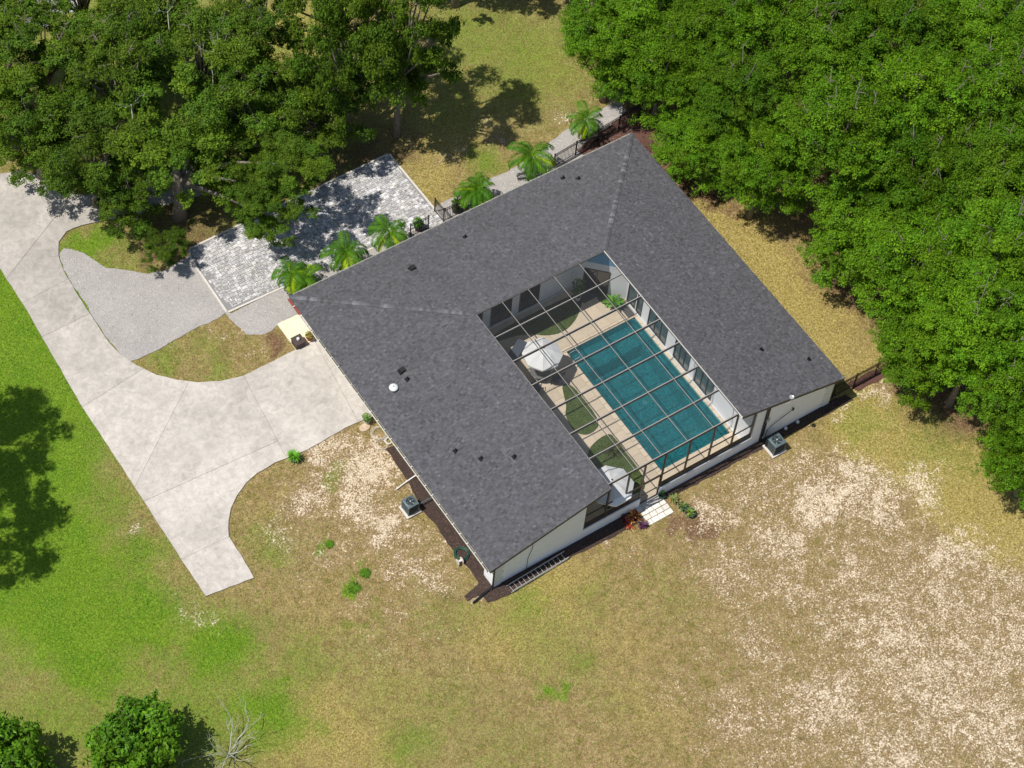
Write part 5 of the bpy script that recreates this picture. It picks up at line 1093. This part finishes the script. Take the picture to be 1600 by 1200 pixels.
def palm(px, py, zt, sc_, label, seed, stems=1):
    c = G(px, py, zt); e = empty('palm_tree', (c.x, c.y, 0), label, 'palm tree', PG); r = random.Random(seed)
    for s in range(stems):
        ox, oy = (0, 0) if stems == 1 else (r.uniform(-.45, .45), r.uniform(-.3, .3)); h = zt-.3*s; tx, ty = ox*1.5, oy*1.5
        b = MB(); b.tube([(ox*.3, oy*.3, -.02), (ox*.7, oy*.7, h*.5), (tx, ty, h)], [.085, .06, .045], 8); b.build('trunk', M['palmtrunk'], e)
        for grp, n, off in ((fr_up, 5, 0), (fr_mid, 7, .4), (fr_lo, 4, .9)):
            for k in range(n):
                o = link('frond', r.choice(grp) if grp is not fr_lo else grp[0 if r.random() < .4 else r.randrange(1, 3)], M['frond'], e, (tx, ty, h)); q = sc_*r.uniform(.85, 1.1); q *= r.uniform(.8, 1.1); o.scale = (q, q, q); o.rotation_euler = (r.uniform(-.3, .3), r.uniform(-.25, .2), off+k*6.283/n+r.uniform(-.4, .4))
palm(470, 425, 1.8, 1.1, 'darkest palm, nearest the left roof corner', 1, 2)
palm(541, 392, 2.0, 1.25, 'second palm from the left roof corner, overlapping the patio edge', 2, 1)
palm(608, 360, 2.0, 1.25, 'palm with yellow fronds just left of the fence by the patio', 3, 1)
palm(750, 285, 2.0, 1.2, 'palm with yellow drooping fronds just right of the patio gate', 4, 2)
palm(831, 242, 2.2, 1.4, 'largest palm beside the start of the long fence', 5, 1)
palm(915, 188, 2.0, 1.15, 'farthest palm in the shade near the top roof corner', 6, 1)

# ------------------------------------------------------------------ grass tufts, leaf litter
def tufts():
    n = 60000; ctr = G(800, 600); x = rng.uniform(ctr.x-31, ctr.x+31, n*3); y = rng.uniform(ctr.y-31, ctr.y+31, n*3)
    # keep what lies in or near the frame
    d = np.stack([x, y, np.zeros_like(x)], 1)-np.array(CAM); zc_ = d@np.array(_f); u = 800+FPX*(d@np.array(_r))/zc_; v = 600-FPX*(d@np.array(_u))/zc_
    k = (u > -60) & (u < 1660) & (v > -60) & (v < 1260); x, y = x[k], y[k]
    fns = [in_poly(q) for q in (DP, gp, s1, s2, pp, ent, *MUL)]
    keep = []
    for a, c in zip(x, y):
        if -.1 < a < A_+.1 and -B_+.2 < c < .1: keep.append(False); continue
        keep.append(not any(f(a, c) for f in fns))
    k = np.array(keep); x, y = x[k][:n], y[k][:n]; n = len(x)
    L = zone(x, y, LUSH)[:, None]; Y_ = zone(x, y, YEL)[:, None]; S = zone(x, y, SAND)[:, None]
    L = np.clip(L+fbm(x, y, .8, 3)[:, None]*.5-.25, 0, 1)
    c = np.array([[.235, .18, .07]])*(1-L)+np.array([[.125, .215, .014]])*L; c = c*(1-.6*np.clip(Y_, 0, 1)*(1-L))+np.array([[.33, .29, .07]])*.6*np.clip(Y_, 0, 1)*(1-L)
    sm = np.clip(S, 0, 1)*(1-L)*.7; c = c*(1-sm)+np.array([[.36, .26, .145]])*sm; c = c*rng.uniform(1.0, 1.6, (n, 1)); s = rng.uniform(.03, .07, (n, 1))
    P_ = np.stack([x, y, np.full(n, -.01)], 1); a = rng.uniform(0, 6.28, n); dr = np.stack([np.cos(a), np.sin(a), np.zeros(n)], 1); up = np.stack([rng.normal(0, 1.0, n), rng.normal(0, 1.0, n), np.ones(n)], 1)
    V = np.stack([P_-dr*s*.6, P_+dr*s*.6, P_+dr*s*.25+up*s*.5, P_-dr*s*.35+up*s*.5], 1).reshape(-1, 3)
    me = mesh_from(V, c, 'grass_tufts', M['tuft']); o = link('grass_tufts', me); tag(o, 'short olive and green grass tufts across the patchy lawn', 'grass', kind='stuff')
tufts()
for o in list(bpy.data.objects):
    if o.type == 'EMPTY' and 'category' not in o and o.get('kind') != 'structure': print('check', o.name)
